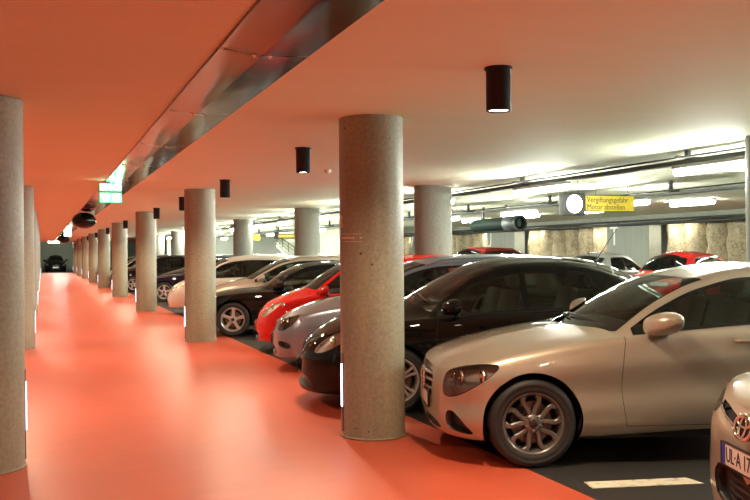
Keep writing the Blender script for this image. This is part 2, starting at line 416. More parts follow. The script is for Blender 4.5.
# ------------------------------------------------------------ whole car
def build_car(S, root, P):
    """S: shape tables, P: paint"""
    polys, G = car_grid(S); X = lambda v: v[0]; Y = lambda v: v[1]; Z = lambda v: v[2]
    R, Ra = S['R'], S.get('Ra', S['R']+.042); wb = S['wb']; zc0 = R+S.get('aup', .01); XF = max(S['Xf']); XR = min(S['Xr'])
    pf = lambda v: (XF-v[0])+v[1]; pr = lambda v: (v[0]-XR)+v[1]
    flange = []
    for xa in (0, -wb):
        f = lambda v, xa=xa: math.hypot(v[0]-xa, v[2]-zc0)-Ra
        near = lambda v, xa=xa: v[1] > .45 and v[7] < 5.6 and abs(v[0]-xa) < Ra+.1
        _, polys = carve(polys, [f], near)
        for a, b in boundary([p for p in polys if any(near(v) for v in p)]):
            if abs(f(a)) < .004 and abs(f(b)) < .004 and max(a[2], b[2]) > S['off'][0]*0+.1:
                def lip(v, dy, dr):
                    l = math.hypot(v[0]-xa, v[2]-zc0); u = ((v[0]-xa)/l, (v[2]-zc0)/l); return (v[0]+u[0]*dr, v[1]+dy, v[2]+u[1]*dr, -u[0], -.1, -u[1], 0, 0)
                flange.append([lip(a, 0, 0), lip(b, 0, 0), lip(b, -.055, .004), lip(a, -.055, .004)])
    tops = lambda v: v[7] >= 7.9
    def pane(fs_of, pre, g=.018):
        nonlocal polys
        a, polys = carve(polys, fs_of(g), pre); b, rim = carve(a, fs_of(0.)); return b, rim
    wbz, wk, wt, wtk = S['ws']      # base x at centre, base bow, top x at centre, top bow
    gl, rim1 = pane(lambda g: [lambda v: v[0]-(wbz-wk*(v[1]/.7)**2)-g, lambda v: (wt-wtk*(v[1]/.55)**2)-v[0]-g, lambda v: 8.12-v[7]-g*3], tops)
    rb, rk, rt, rtk = S['rw']
    rg, rim2 = pane(lambda g: [lambda v: (rb+rk*(v[1]/.6)**2)-v[0]-g, lambda v: v[0]-(rt+rtk*(v[1]/.55)**2)-g, lambda v: 8.25-v[7]-g*3], tops)
    sidep = lambda v: 5.5 < v[7] < 7.5
    wins = []; rims = rim1+rim2
    x0, x1 = S['win'][0], S['win'][-1]; sl = S.get('win_rear_slope', .6)
    zb0 = S['zE_mid']
    ar, polys = carve(polys, [lambda v: 5.95-v[7], lambda v: v[7]-7.02, lambda v: v[0]-x0-.02, lambda v: (x1-.02)+sl*(v[2]-zb0)-v[0]], sidep)
    ar, r0 = carve(ar, [lambda v: 6.12-v[7], lambda v: v[7]-6.93, lambda v: v[0]-x0, lambda v: x1+sl*(v[2]-zb0)-v[0]]); rims += r0
    for i in range(len(S['win'])-1):
        a, b = S['win'][i], S['win'][i+1]; pi = .03 if i else 0; pj = .03 if i < len(S['win'])-2 else 0
        s2 = S.get('pillar_slope', .0)
        q, ar = carve(ar, [lambda v: v[0]+s2*(v[2]-zb0)-a+pi, lambda v: b+pj-v[0]-s2*(v[2]-zb0)]); wins.append(q)
    rims += ar
    gaps = []
    # bonnet
    hx = S['hood']; hood_fs = lambda g: [lambda v: 5.30-v[7]-g*4, lambda v: v[0]-(hx[0]-hx[1]*(v[1]/.6)**2)-g, lambda v: (hx[2]-hx[3]*(v[1]/.6)**2)-v[0]-g]
    a, polys = carve(polys, hood_fs(.008), lambda v: v[7] > 4.9 and v[0] > -1.2); hood, g = carve(a, hood_fs(0)); gaps += g
    # lamps
    lamps = {}
    for nm, coord, sgn in (('headlight', pf, 1), ('tail_light', pr, -1)):
        pts = chaikin(S[nm]); pre = lambda v, c=coord: c(v) < 1.9 and v[7] < 5.9 and (v[0] > -.5 if sgn > 0 else v[0] < -wb+.4)
        a, polys = carve(polys, poly_fs(pts, coord, Z, .006), pre); l, g = carve(a, poly_fs(pts, coord, Z)); gaps += g; lamps[nm] = l
    # dark openings in the nose
    holes = []
    for kind, pts, dep in S['holes']:
        A = Y if kind == 'y' else pf; pts = chaikin(pts, 1 if kind == 'y' else 2)
        a, polys = carve(polys, poly_fs(pts, A, Z), lambda v: v[0] > .2 and v[7] < 5.9); fl, wl = recess(a, (-dep, 0, 0)); holes.append((a, fl, wl))
    # doors
    doors = []
    for (da, db, zs) in S['doors']:
        k = S.get('door_curve', .06)
        fs = lambda g: [lambda v: v[0]-(da-k*((v[2]-.62)/.35)**2*.5)-g, lambda v: (db-k*((v[2]-.62)/.35)**2*.3)-v[0]-g, lambda v: zs-v[2]-g, lambda v: v[7]-5.85-g*6]
        a, polys = carve(polys, fs(.0045), lambda v: v[7] < 6 and v[1] > .5 and db-.2 < v[0] < da+.2); d, g = carve(a, fs(0)); gaps += g; doors.append(d)
    body = panel('body', [(polys, 0), (flange, 0), (rims, 1), (gaps, 2)], [P, M['trim_black'], M['gap']], 'both', root)
    gm = M[S.get('glass', 'glass_tint')]
    panel('windscreen', [(gl, 0)], [M['glass_clear']], 'both', root); panel('rear_window', [(rg, 0)], [gm], 'both', root)
    panel('bonnet', [(hood, 0)], [P], 'both', root)
    for sd in 'LR':
        sg = 1 if sd == 'L' else -1
        for q in wins:
            if q: panel('side_window', [(q, 0)], [gm], sd, root)
        for i, d in enumerate(doors):
            do = panel('front_door' if i == 0 else 'rear_door', [(d, 0)], [P], sd, root)
            hx_, hz_ = S['handles'][i]; yy = surf_y(G, hx_, hz_)
            h = MB(); h.tube([(hx_+.11, sg*(yy-.004), hz_), (hx_+.085, sg*(yy+.028), hz_), (hx_-.085, sg*(yy+.028), hz_+.004), (hx_-.11, sg*(yy-.004), hz_+.004)], [.012, .015, .015, .012], 10)
            h.build('door_handle', S.get('handle_mat', P), do)
        for nm in lamps:
            l = lamps[nm]
            if not l: continue
            if nm == 'headlight':
                fl, wl = recess(l, tuple(q*S.get('lamp_depth', .07) for q in (-1, -.5, -.07))); ho = panel(nm, [(fl, 0), (wl, 0)], [M[S.get('lamp_in', 'lamp_dark')]], sd, root)
                panel('lens', [(l, 0)], [M['lens']], sd, ho)
                pts_l = np.array([v[:3] for p in l for v in p]); c = np.mean(pts_l, axis=0); rf = None
                for (dx, dy, dz, r) in S.get('bulbs', [(0, .06, 0, .05), (0, -.08, -.01, .05)]):
                    rf = MB(); o = 0; rf.lathe([(0.001, -.045), (r*.6, -.03), (r*.92, -.006), (r, .006), (r*1.06, .004), (r*1.06, -.01)], 'X', (0, 0, 0), 28, 0)
                    rf.sphere((.004, 0, 0), r*.42, 1, 16, 10)
                    dd = (pts_l[:, 1]-(c[1]+dy-.02))**2+(pts_l[:, 2]-(c[2]+dz))**2; px = float(pts_l[np.argmin(dd), 0])-.04
                    for i in range(o, len(rf.v)): x, y, z = rf.v[i]; rf.v[i] = (x+px+dx, sg*(y+c[1]+dy-.02), z+c[2]+dz)
                    rf.build('reflector', [M['reflector'], M['chrome']], ho)
            else: panel(nm, [(l, 0)], [M['tail_red']], sd, root)
        # mirror
        mx, my, mz = S['mirror']; b = MB(); b.sphere((0, 0, 0), 1, 0, 28, 16, S.get('mirror_size', (.10, .125, .085)))
        MS = S.get('mirror_size', (.10, .125, .085)); sq = lambda u, p: math.copysign(abs(u)**p, u)
        for i, (x, y, z) in enumerate(b.v):
            x, y, z = sq(x/MS[0], .85)*MS[0], sq(y/MS[1], .72)*MS[1]*.95, sq(z/MS[2], .72)*MS[2]*.95
            k = .80+.35*max(0, min(1, (y+.1)/.22)); z2 = z*(1.05-.25*max(0, y)/.12)+.02*(y/.12)-max(0, x)*.12; x = max(x*(1.15 if x > 0 else 1), -.028); b.v[i] = (mx+x-(y*.35), sg*(my+y), mz+z2)
        b.tube([(mx-.03, sg*(my-.05), mz-.05), (mx-.05, sg*(my-.2), mz-.09)], [.03, .045], 10, 1)
        mo = b.build('door_mirror', [P, M['black_plastic']], root)
        g = MB(); g.lathe([(0.001, -.001), (.055, -.001)], 'X', (0, 0, 0), 24); g.v = [(mx-.030-.35*y*1.4, sg*(my+y*1.4), mz+z*1.0) for x, y, z in g.v]; g.build('mirror_glass', M['chrome'], mo)
    for i, (a, fl, wl) in enumerate(holes):
        S['hole_fn'](i, a, fl, wl, root) if 'hole_fn' in S else panel('air_intake', [(fl, 0), (wl, 0)], [M['black_plastic']], 'both', root)
    # cabin
    zd = S['zE_mid']-.16; q = MB(); xa, xb = S['ws'][0]-.12, S['rw'][0]+.25; W = S['W']
    q.box(((xa+xb)/2, 0, zd-.02), (xa-xb, W*2-.34, .03), 0)
    q.build('cabin_floor', M['cabin'], root)
    q = MB(); q.box((S['ws'][0]-.42, 0, zd+.07), (.42, W*2-.30, .17), 0, Matrix.Rotation(R_(8), 3, 'Y'), .06); q.build('dashboard', M['cabin'], root)
    sw = MB(); o = len(sw.v); c, s_ = math.cos(R_(25)), math.sin(R_(25))
    sw.tube([(.185*math.sin(R_(10*i))*-s_, .185*math.cos(R_(10*i)), .185*math.sin(R_(10*i))*c) for i in range(37)], .015, 8)
    sw.box((0, 0, 0), (.03, .34, .04), 0, None, .01); sw.xf(Matrix.Translation((S['ws'][0]-.75, .36, zd+.15))); sw.build('steering_wheel', M['cabin'], root)
    for (sx, sy) in S['seats']:
        for sg in (1, -1):
            st = MB(); rt = Matrix.Rotation(R_(-16), 3, 'Y')
            st.box((sx+.2, sg*sy, zd-.02), (.48, .48, .14), 0, None, .05); st.box((sx-.06, sg*sy, zd+.13), (.13, .48, .50), 0, rt, .055)
            st.box((sx-.15, sg*sy, zd+.50), (.10, .25, .19), 0, rt, .045); st.tube([(sx-.12, sg*sy-.06, zd+.35), (sx-.14, sg*sy-.06, zd+.45)], .008, 6); st.tube([(sx-.12, sg*sy+.06, zd+.35), (sx-.14, sg*sy+.06, zd+.45)], .008, 6)
            st.build('seat', M['seat'], root)
    # underside and wheel wells
    ub = MB(); ub.box(((XF+XR)/2, 0, .25), (XF-XR-.5, W*2-.5, .1)); ub.box((-wb/2, 0, .24), (wb-2*Ra-.04, W*2-.16, .08))
    for xa in (0, -wb):
        for sg in (1, -1):
            y1, y0 = sg*(W-.055), sg*(W-.40)
            ub.lathe([(Ra+.006, y1), (Ra+.006, y0), (.02, y0)], 'Y', (xa, 0, zc0), 40, 0, True, R_(-22), R_(202))
    ub.build('underbody', M['gap'], root, fixn=False)
    add_wheels(S, root)
    return body, G
def surf_y(G, x, z):
    g = G[:, :26].reshape(-1, 3); d = (g[:, 0]-x)**2+(g[:, 2]-z)**2; return float(g[np.argmin(d), 1])
def number_plate(root, x, z, txt=None, rear=False, tilt=0):
    sg = -1 if rear else 1
    b = MB(); b.box((x, 0, z), (.012, .52, .112), 0, None, .004); po = b.build('number_plate', M['plate_white'], root)
    c = MB(); c.box((x+sg*.0065, .238 if not rear else -.238, z), (.003, .040, .104)) if False else c.box((x+sg*.0065, -.238*sg, z), (.003, .040, .104)); c.build('country_band', M['plate_blue'], po)
    if txt: text('lettering', txt, .108, M['ink'], frame((x+sg*.0075, -.208*sg, z-.002), (0, sg, 0), (0, 0, 1)), po, .001, .74, 'LEFT')
    f = MB()
    for (dy, dz, sy, szz) in ((0, .059, .53, .006), (0, -.059, .53, .006), (.263, 0, .006, .12), (-.263, 0, .006, .12)): f.box((x+sg*.002, dy, z+dz), (.016, sy, szz))
    f.build('plate_holder', M['black_plastic'], po)
    return po
# ------------------------------------------------------------ shapes of the different cars (x forward from the front axle, z up)
OFF = [.17, .055, .018, 0, .012, .062]
SEDAN = dict(lamp_in='lamp_mid', W=.905, off=[.17, .07, .012, .020, 0, .066], wb=2.84, R=.327, Ra=.372, aup=.004, wheel='petal', alloy='alloy', spin=R_(4),
    Xf=[.56, .655, .69, .69, .685, .655], Xr=[-3.78, -3.86, -3.9, -3.91, -3.88, -3.83], Lf=.52, Lr=.45, nf=2.9, nr=2.6, tum=.52,
    zE=[(.66, .685), (.5, .735), (.25, .80), (0, .85), (-.35, .91), (-.7, .945), (-1.2, .985), (-1.7, 1.02), (-2.8, 1.06), (-3.5, 1.05), (-3.9, .98)], zE_mid=.99,
    zb=[(.7, .185), (.3, .18), (-.4, .195), (-1.4, .235), (-2.4, .25), (-3.9, .26)],
    zc=[(.66, .69), (.5, .765), (.2, .885), (-.1, .955), (-.34, .995), (-.40, 1.00), (-.9, 1.255), (-1.2, 1.375), (-1.5, 1.45), (-1.95, 1.495), (-2.4, 1.47), (-2.8, 1.37), (-3.3, 1.14), (-3.4, 1.115), (-3.85, 1.07), (-3.9, 1.0)],
    zr=[(.66, .3), (-.5, .88), (-.64, .955), (-1.03, 1.195), (-1.39, 1.345), (-1.8, 1.425), (-2.2, 1.425), (-2.6, 1.33), (-3.0, 1.18), (-3.3, 1.06), (-3.4, 1.02), (-3.9, .8)],
    ws=(-.42, .26, -1.24, .16), rw=(-3.25, .22, -2.62, .12), win=[-.80, -1.95, -2.80, -3.05], win_rear_slope=.45, pillar_slope=-.12,
    hood=(-.42, .20, .60, .16), doors=[(-.665, -1.93, .295), (-1.95, -2.72, .30)], door_curve=.10,
    handles=[(-1.64, .915), (-2.55, .955)], mirror=(-.965, .985, 1.06), mirror_size=(.115, .145, .085),
    headlight=[(.655, .515), (.645, .60), (.68, .685), (.90, .735), (1.16, .762), (1.33, .755), (1.22, .655), (.97, .545), (.78, .505)],
    tail_light=[(.55, .75), (.55, .90), (1.10, .92), (1.15, .80), (.95, .74)],
    holes=[('y', [(-.01, .425), (-.01, .650), (.355, .650), (.31, .425)], .035), ('p', [(.70, .39), (.80, .41), (.93, .355), (1.06, .255), (1.03, .235), (.80, .25), (.70, .29)], .06), ('y', [(-.01, .235), (-.01, .30), (.45, .30), (.52, .25), (.5, .235)], .05)],
    seats=[(-1.62, .38), (-2.5, .38)], bulbs=[(0, .0, .0, .052), (-.02, -.12, -.02, .05), (-.0, .12, .03, .045)])
def sedan_front(i, a, fl, wl, root):
    if i == 0:
        g = panel('grille', [(fl, 0), (wl, 1)], [M['gap'], M['chrome']], 'both', root)
        b = MB()
        for z in (.50, .57, .625):
            b.tube([(.688-.10*(abs(y)/.45)**2, y, z) for y in [(-.345+.69*k/14)*(1 if z > .56 else .94) for k in range(15)]], .0125, 8)
        b.build('grille_bar', M['alloy_bright'], g)
        e = MB(); o = len(e.v); n = 40
        e.tube([(0, .088*math.sin(2*math.pi*k/n), .088*math.cos(2*math.pi*k/n)) for k in range(n+1)], .010, 8)
        for k in range(3):
            t = R_(120*k); e.prism([(.017*math.cos(t), .017*-math.sin(t)), (.088*math.sin(t), .088*math.cos(t)), (-.017*math.cos(t), .017*math.sin(t))], -.006, .008, 'YZX')
        e.xf(Matrix.Translation((.705, 0, .565))); e.build('star_emblem', M['chrome'], g)
    elif i == 1:
        for sd in 'LR': panel('air_intake', [(fl, 0), (wl, 0)], [M['black_plastic']], sd, root)
    else: panel('lower_intake', [(fl, 0), (wl, 0)], [M['black_plastic']], 'both', root)
SEDAN['hole_fn'] = sedan_front

def var(S, **kw):
    d = copy.deepcopy({k: v for k, v in S.items() if k != 'hole_fn'}); d.update(kw)
    if 'hole_fn' in S and 'hole_fn' not in kw: d['hole_fn'] = S['hole_fn']
    return d
def plain_front(i, a, fl, wl, root):
    side_pair = min([v[1] for p in a for v in p] or [0]) > .02; nm = 'grille' if i == 0 else 'air_intake' if side_pair else 'lower_intake'
    for sd in ('LR' if side_pair else ['both']): panel(nm, [(fl, 0), (wl, 0)], [M['black_plastic'] if i else M['gap']], sd, root)
# black sporty sedan
COUPE = var(SEDAN, W=.90, R=.327, Ra=.368, wheel='five', alloy='alloy_bright', Xf=[.70, .78, .81, .81, .79, .75], Lf=.6, nf=2.5, hole_fn=plain_front,
    zE=[(.75, .66), (.5, .72), (.25, .775), (0, .80), (-.35, .835), (-.7, .85), (-1.3, .87), (-1.8, .89), (-2.8, .95), (-3.5, .97), (-3.9, .92)], zE_mid=.88,
    zc=[(.75, .665), (.5, .78), (.2, .85), (-.2, .90), (-.42, .915), (-.48, .93), (-.9, 1.20), (-1.2, 1.345), (-1.5, 1.405), (-1.9, 1.42), (-2.4, 1.385), (-2.8, 1.28), (-3.25, 1.08), (-3.4, 1.04), (-3.85, 1.0), (-3.9, .93)],
    zr=[(.75, .3), (-.55, .80), (-.7, .86), (-1.1, 1.15), (-1.4, 1.28), (-1.8, 1.345), (-2.2, 1.335), (-2.6, 1.23), (-3.0, 1.08), (-3.3, .98), (-3.9, .7)],
    ws=(-.50, .22, -1.22, .14), win=[-.86, -1.80, -2.70, -2.95], hood=(-.5, .2, .68, .16), mirror=(-.92, .97, .96), handles=[(-1.6, .80), (-2.45, .83)],
    headlight=[(.80, .55), (.78, .60), (.85, .66), (1.1, .70), (1.3, .70), (1.25, .64), (1.0, .56)], lamp_in='reflector',
    holes=[('y', [(.03, .50), (.03, .64), (.26, .64), (.24, .50)], .04), ('p', [(.80, .33), (.80, .40), (1.05, .40), (1.12, .28), (1.1, .26), (.85, .26)], .05), ('y', [(-.01, .23), (-.01, .36), (.5, .36), (.55, .23)], .05)])
# black hatchback with the long sloping nose
HATCH = dict(W=.885, off=OFF, wb=2.60, R=.322, Ra=.365, aup=.004, wheel='twin', alloy='alloy_bright', spin=R_(10),
    Xf=[.90, .97, .985, .985, .965, .915], Xr=[-3.25, -3.33, -3.36, -3.37, -3.34, -3.28], Lf=.66, Lr=.45, nf=2.35, nr=2.8, tum=.50,
    zE=[(.93, .635), (.8, .715), (.55, .81), (.2, .875), (-.2, .915), (-.75, .95), (-1.5, .975), (-2.3, 1.01), (-3.0, 1.03), (-3.4, .98)], zE_mid=.97,
    zb=[(1, .16), (-4, .20)],
    zc=[(.93, .64), (.8, .755), (.55, .90), (.2, 1.0), (-.08, 1.06), (-.14, 1.08), (-.5, 1.28), (-.93, 1.475), (-1.2, 1.525), (-1.6, 1.545), (-2.0, 1.525), (-2.4, 1.44), (-2.7, 1.29), (-2.95, 1.13), (-3.2, 1.08), (-3.35, 1.0)],
    zr=[(.93, .3), (-.1, .83), (-.25, .90), (-.6, 1.165), (-.9, 1.345), (-1.3, 1.435), (-1.75, 1.445), (-2.15, 1.38), (-2.5, 1.24), (-2.8, 1.09), (-3.0, 1.0), (-3.4, .8)],
    ws=(-.15, .24, -.92, .16), rw=(-2.98, .16, -2.42, .10), win=[-.42, -1.36, -2.22], win_rear_slope=.5, pillar_slope=-.06,
    hood=(-.14, .22, .84, .22), doors=[(-.40, -1.36, .27), (-1.38, -2.28, .28)], door_curve=.08,
    handles=[(-1.2, .845), (-2.1, .865)], mirror=(-.56, .965, 1.05), mirror_size=(.09, .12, .08),
    headlight=[(.80, .585), (.79, .62), (.92, .70), (1.15, .79), (1.38, .82), (1.42, .80), (1.30, .71), (1.1, .625), (.95, .59)], lamp_in='lamp_bright',
    tail_light=[(.55, .80), (.5, 1.0), (.85, 1.03), (1.0, 1.0), (1.0, .82), (.8, .76)],
    holes=[('y', [(-.01, .50), (-.01, .605), (.33, .60), (.28, .50)], .04), ('y', [(-.01, .22), (-.01, .35), (.5, .35), (.62, .22)], .06)],
    seats=[(-1.15, .37), (-2.0, .37)], bulbs=[(0, .02, 0, .05), (-.02, .16, .045, .04), (.01, -.12, -.03, .04)], lamp_depth=.03)
HATCH['hole_fn'] = plain_front
# grey people carrier
MPV = var(HATCH, W=.895, wb=2.68, R=.318, Ra=.362, wheel='spokes', alloy='alloy', Xf=[.90, .965, .985, .985, .97, .93], Xr=[-3.38, -3.46, -3.49, -3.5, -3.48, -3.44], Lf=.56, nf=2.6, Lr=.35, nr=3.2,
    zE=[(.95, .635), (.8, .72), (.6, .775), (.32, .835), (0, .885), (-.4, .93), (-1.5, .965), (-2.4, .985), (-3.2, .99), (-3.5, .96)], zE_mid=.965, zb=[(1, .19), (-4, .2)],
    zc=[(.95, .64), (.8, .745), (.55, .865), (.25, .95), (0, 1.01), (-.06, 1.03), (-.5, 1.27), (-.97, 1.465), (-1.35, 1.53), (-2, 1.555), (-2.8, 1.53), (-3.1, 1.42), (-3.3, 1.15), (-3.42, 1.03), (-3.5, .97)],
    zr=[(.95, .3), (.0, .83), (-.12, .90), (-.55, 1.165), (-.95, 1.36), (-1.35, 1.44), (-2, 1.46), (-2.7, 1.43), (-3.05, 1.28), (-3.25, 1.05), (-3.5, .8)],
    ws=(-.06, .22, -.98, .14), rw=(-3.32, .10, -2.98, .06), win=[-.34, -1.30, -2.25, -3.0], win_rear_slope=.25, pillar_slope=-.02, hood=(-.06, .2, .86, .2),
    doors=[(-.36, -1.32, .27), (-1.34, -2.28, .28)], handles=[(-1.15, .85), (-2.1, .86)], mirror=(-.50, .975, 1.03),
    headlight=[(.66, .575), (.64, .62), (.70, .685), (.95, .745), (1.16, .785), (1.20, .765), (1.12, .66), (.95, .585), (.80, .56)], lamp_in='lamp_dark',
    tail_light=[(.60, .75), (.58, 1.10), (.80, 1.12), (.95, .95), (.92, .75)], rail=.05,
    holes=[('y', [(-.01, .53), (-.01, .63), (.42, .625), (.42, .55), (.38, .53)], .03), ('p', [(.72, .36), (.72, .43), (1.02, .42), (1.10, .36), (.98, .32)], .05), ('y', [(-.01, .23), (-.01, .36), (.48, .36), (.54, .23)], .05)],
    seats=[(-1.1, .38), (-1.95, .38)], bulbs=[(0, .0, .0, .055), (-.02, .12, .025, .045), (0, -.12, -.01, .05)], roof_rails=True)
# small red one-box hatch
ONEBOX = var(HATCH, W=.845, wb=2.45, R=.298, Ra=.338, wheel='spokes', Xf=[.84, .90, .915, .91, .89, .85], Xr=[-2.95, -3.02, -3.05, -3.06, -3.04, -3.0], Lf=.58, nf=2.5, Lr=.38, nr=3.,
    zE=[(.87, .615), (.75, .69), (.5, .80), (.2, .875), (-.1, .92), (-.5, .945), (-1.5, .97), (-2.3, 1.0), (-3.1, .98)], zE_mid=.96, zb=[(1, .19), (-4, .2)],
    zc=[(.87, .62), (.72, .78), (.5, .89), (.3, .975), (.18, 1.01), (.12, 1.035), (-.2, 1.255), (-.5, 1.415), (-.85, 1.51), (-1.3, 1.555), (-1.9, 1.56), (-2.5, 1.50), (-2.75, 1.38), (-2.92, 1.1), (-3.02, .99)],
    zr=[(.87, .3), (.15, .85), (.02, .93), (-.25, 1.12), (-.55, 1.335), (-.9, 1.43), (-1.4, 1.46), (-1.9, 1.45), (-2.4, 1.38), (-2.7, 1.2), (-2.85, 1.0), (-3.1, .8)],
    ws=(.10, .22, -.60, .14), rw=(-2.93, .12, -2.58, .08), win=[-.12, -1.05, -1.9, -2.3], win_rear_slope=.3, pillar_slope=-.04, hood=(.12, .2, .78, .2),
    doors=[(-.20, -1.08, .27), (-1.10, -2.0, .28)], handles=[(-.9, .85), (-1.85, .86)], mirror=(-.22, .925, 1.0), mirror_size=(.08, .11, .075),
    headlight=[(.68, .585), (.66, .62), (.80, .70), (1.0, .79), (1.20, .83), (1.24, .81), (1.1, .70), (.92, .61), (.80, .58)], lamp_in='lamp_bright',
    tail_light=[(.58, .70), (.56, 1.05), (.76, 1.08), (.86, .9), (.84, .7)],
    holes=[('y', [(-.01, .50), (-.01, .585), (.40, .60), (.38, .50)], .03), ('y', [(-.01, .22), (-.01, .36), (.48, .36), (.54, .22)], .05)],
    seats=[(-.85, .36), (-1.7, .36)], bulbs=[(0, .0, 0, .05), (-.02, .12, .05, .045), (0, -.1, -.04, .045)])
# champagne hatch at the frame edge
COMPACT = var(HATCH, W=.91, wb=2.60, R=.315, Ra=.355, wheel='twin', Xf=[.84, .905, .925, .92, .90, .83], Lf=.56, nf=3.0, glass='glass_tint',
    zE=[(.85, .76), (.65, .86), (.4, .90), (.1, .92), (-.3, .94), (-.75, .96), (-1.5, .985), (-2.3, 1.02), (-3.0, 1.03), (-3.4, .98)],
    zc=[(.85, .78), (.7, .92), (.45, .99), (.1, 1.04), (-.1, 1.06), (-.14, 1.08), (-.5, 1.27), (-.93, 1.45), (-1.2, 1.49), (-1.6, 1.51), (-2.0, 1.50), (-2.4, 1.43), (-2.7, 1.29), (-2.95, 1.13), (-3.2, 1.08), (-3.35, 1.0)],
    headlight=[(.64, .70), (.64, .745), (.80, .80), (1.05, .85), (1.34, .885), (1.40, .87), (1.28, .79), (1.0, .715), (.82, .69)], lamp_in='lamp_dark', hood=(-.14, .22, .74, .22),
    holes=[('y', [(.10, .668), (.10, .700), (.52, .778), (.52, .742), (.30, .688)], .02), ('y', [(-.01, .27), (-.01, .475), (.35, .475), (.44, .40), (.36, .27)], .05), ('p', [(1.02, .30), (1.0, .40), (1.12, .43), (1.25, .36), (1.2, .28)], .04)],
    bulbs=[(0, .0, .0, .05), (-.02, .14, .04, .045), (0, -.12, -.02, .045)])
def compact_front(i, a, fl, wl, root):
    if i == 0:
        vs = [v for p in a for v in p]
        for sd, sg in (('L', 1), ('R', -1)):
            g = panel('grille', [(fl, 0), (wl, 0)], [M['gap']], sd, root); b = MB(); pts = []
            for k in range(11):
                y = .105+.41*k/10; z = .674+.02*(k/10)+.052*(k/10)**2; n_ = min(vs, key=lambda v: (v[1]-y)**2+(v[2]-z)**2); pts.append((n_[0]+.003, sg*y, z))
            b.tube(pts, .0085, 8); b.build('chrome_strip', M['chrome'], g)
    elif i == 1:
        g = panel('lower_intake', [(fl, 0), (wl, 0)], [M['black_plastic']], 'both', root); b = MB()
        for z in (.30, .34, .38, .42): b.tube([(.905-.12*(abs(y)/.5)**2.2, y, z) for y in [(-.36+.72*k/14) for k in range(15)]], .006, 6)
        b.build('intake_bar', M['black_plastic'], g)
    else:
        for sd in 'LR': panel('fog_light_recess', [(fl, 0), (wl, 0)], [M['black_plastic']], sd, root)
COMPACT['hole_fn'] = compact_front
# ------------------------------------------------------------ room
H = 2.768; S_C = 8.828; RED_R = 3.30; WALL_B = 19.0
def stru(name, mb, m): o = mb.build(name, m); o['kind'] = 'structure'; return o
red = mat('red_floor_coating', (.70, .075, .045), .4, spec=.4)
co = coords(red); n1 = nz(red, co, .55, 5); n2 = nz(red, coords(red, (1, .25, 1)), 2.4, 5); n3 = nz(red, co, 60, 2)
c = ramp(red, n1, [(.3, (.53, .078, .036)), (.7, (.63, .112, .054))]); n4 = nz(red, coords(red, (.5, 1.6, 1)), 3.5, 7, .65); c = mixc(red, ramp(red, n4, [(.45, (0, 0, 0)), (.78, (.35,)*3)]), c, (.66, .20, .12)); c = mixc(red, .35, c, ramp(red, n2, [(.35, (.52, .08, .036)), (.7, (.68, .14, .07))]))
bsdf(red).inputs['Coat Weight'].default_value = .42; bsdf(red).inputs['Coat IOR'].default_value = 1.5; bsdf(red).inputs['Coat Roughness'].default_value = .33
L(red, c, bsdf(red).inputs['Base Color']); L(red, ramp(red, n2, [(.1, (.36,)*3), (.9, (.48,)*3)]), bsdf(red).inputs['Roughness']); bump(red, n3, .05, .004)
asph = mat('dark_asphalt', (.03, .027, .024), .55)
co = coords(asph); a1 = nz(asph, co, 140, 3); a2 = nz(asph, co, .9, 5)
c = ramp(asph, a1, [(.35, (.009, .008, .007)), (.68, (.035, .031, .027))]); c = mixc(asph, .4, c, ramp(asph, a2, [(.3, (.011, .010, .009)), (.7, (.033, .03, .027))]))
L(asph, c, bsdf(asph).inputs['Base Color']); bump(asph, a1, .25, .004)
ceilm = mat('ceiling_paint', (.80, .79, .62), .75, spec=.2)
co = coords(ceilm); k1 = nz(ceilm, co, .35, 5); k2 = nz(ceilm, coords(ceilm, (.5, 3, 1)), 1.2, 4)
c = mixc(ceilm, .3, ramp(ceilm, k1, [(.3, (.78, .79, .57)), (.7, (.83, .84, .63))]), ramp(ceilm, k2, [(.3, (.77, .78, .56)), (.7, (.83, .84, .63))]))
L(ceilm, c, bsdf(ceilm).inputs['Base Color'])
conc_col = concrete('column_concrete', (.27, .25, .155), (.17, .158, .096), .5, .08, True)
conc_grey = concrete('column_concrete_grey', (.24, .24, .19), (.165, .165, .13), .6, .0)
conc_wall = concrete('wall_concrete', (.27, .285, .235), (.21, .225, .185), .7, .0, False, .6)
white_line = mat('line_paint', (.72, .66, .50), .6)
n = nz(white_line, coords(white_line), 14, 5); L(white_line, ramp(white_line, n, [(.3, (.34, .28, .19)), (.48, (.74, .68, .52))]), bsdf(white_line).inputs['Base Color'])

b = MB(); b.box((-1.65+RED_R/2-.0, 35, -.15), (RED_R+9.3-6, 88, .3)); b = MB(); b.box(((-6.5+RED_R)/2, 35, -.15), (RED_R+6.5, 88, .3)); stru('floor', b, red).name = 'floor'
b = MB(); b.box(((RED_R+24)/2, 39, -.15), (24-RED_R, 96, .3)); b.box(((-6.5+RED_R)/2, 83, -.15), (RED_R+6.5, 8, .3)); stru('floor', b, asph)
b = MB(); b.box((8.75, 39, H+.15), (30.5, 96, .3)); stru('ceiling', b, ceilm)
wl = mat('wall_paint', (.62, .60, .54), .7)
b = MB(); b.box((-6.65, 39, H/2), (.3, 96, H)); stru('wall_left', b, wl)
b = MB(); b.box((8.75, -9.15, H/2), (31, .3, H)); stru('wall_front', b, wl)
endm = mat('end_wall_paint', (.30, .34, .27), .7)
b = MB(); b.box((8.75, 87.15, H/2), (31, .3, H)); stru('wall_back', b, endm)
b = MB(); b.box((2.95, 79.6, H/2), (.30, .5, H)); b.box((-.6, 79.6, H/2), (.6, .5, H)); b.box((1.2, 79.6, 2.735), (3.3, .5, .066)); stru('trim_1', b, mat('opening_trim', (.72, .66, .55), .6))
b = MB(); b.box((1.2, 79.2, .004), (3.2, .35, .008)); stru('floor_glint_strip', b, mat('floor_glint_paint', (.75, .70, .6), .5))  # pale strip paints in the bright reflection on the floor at the aisle end
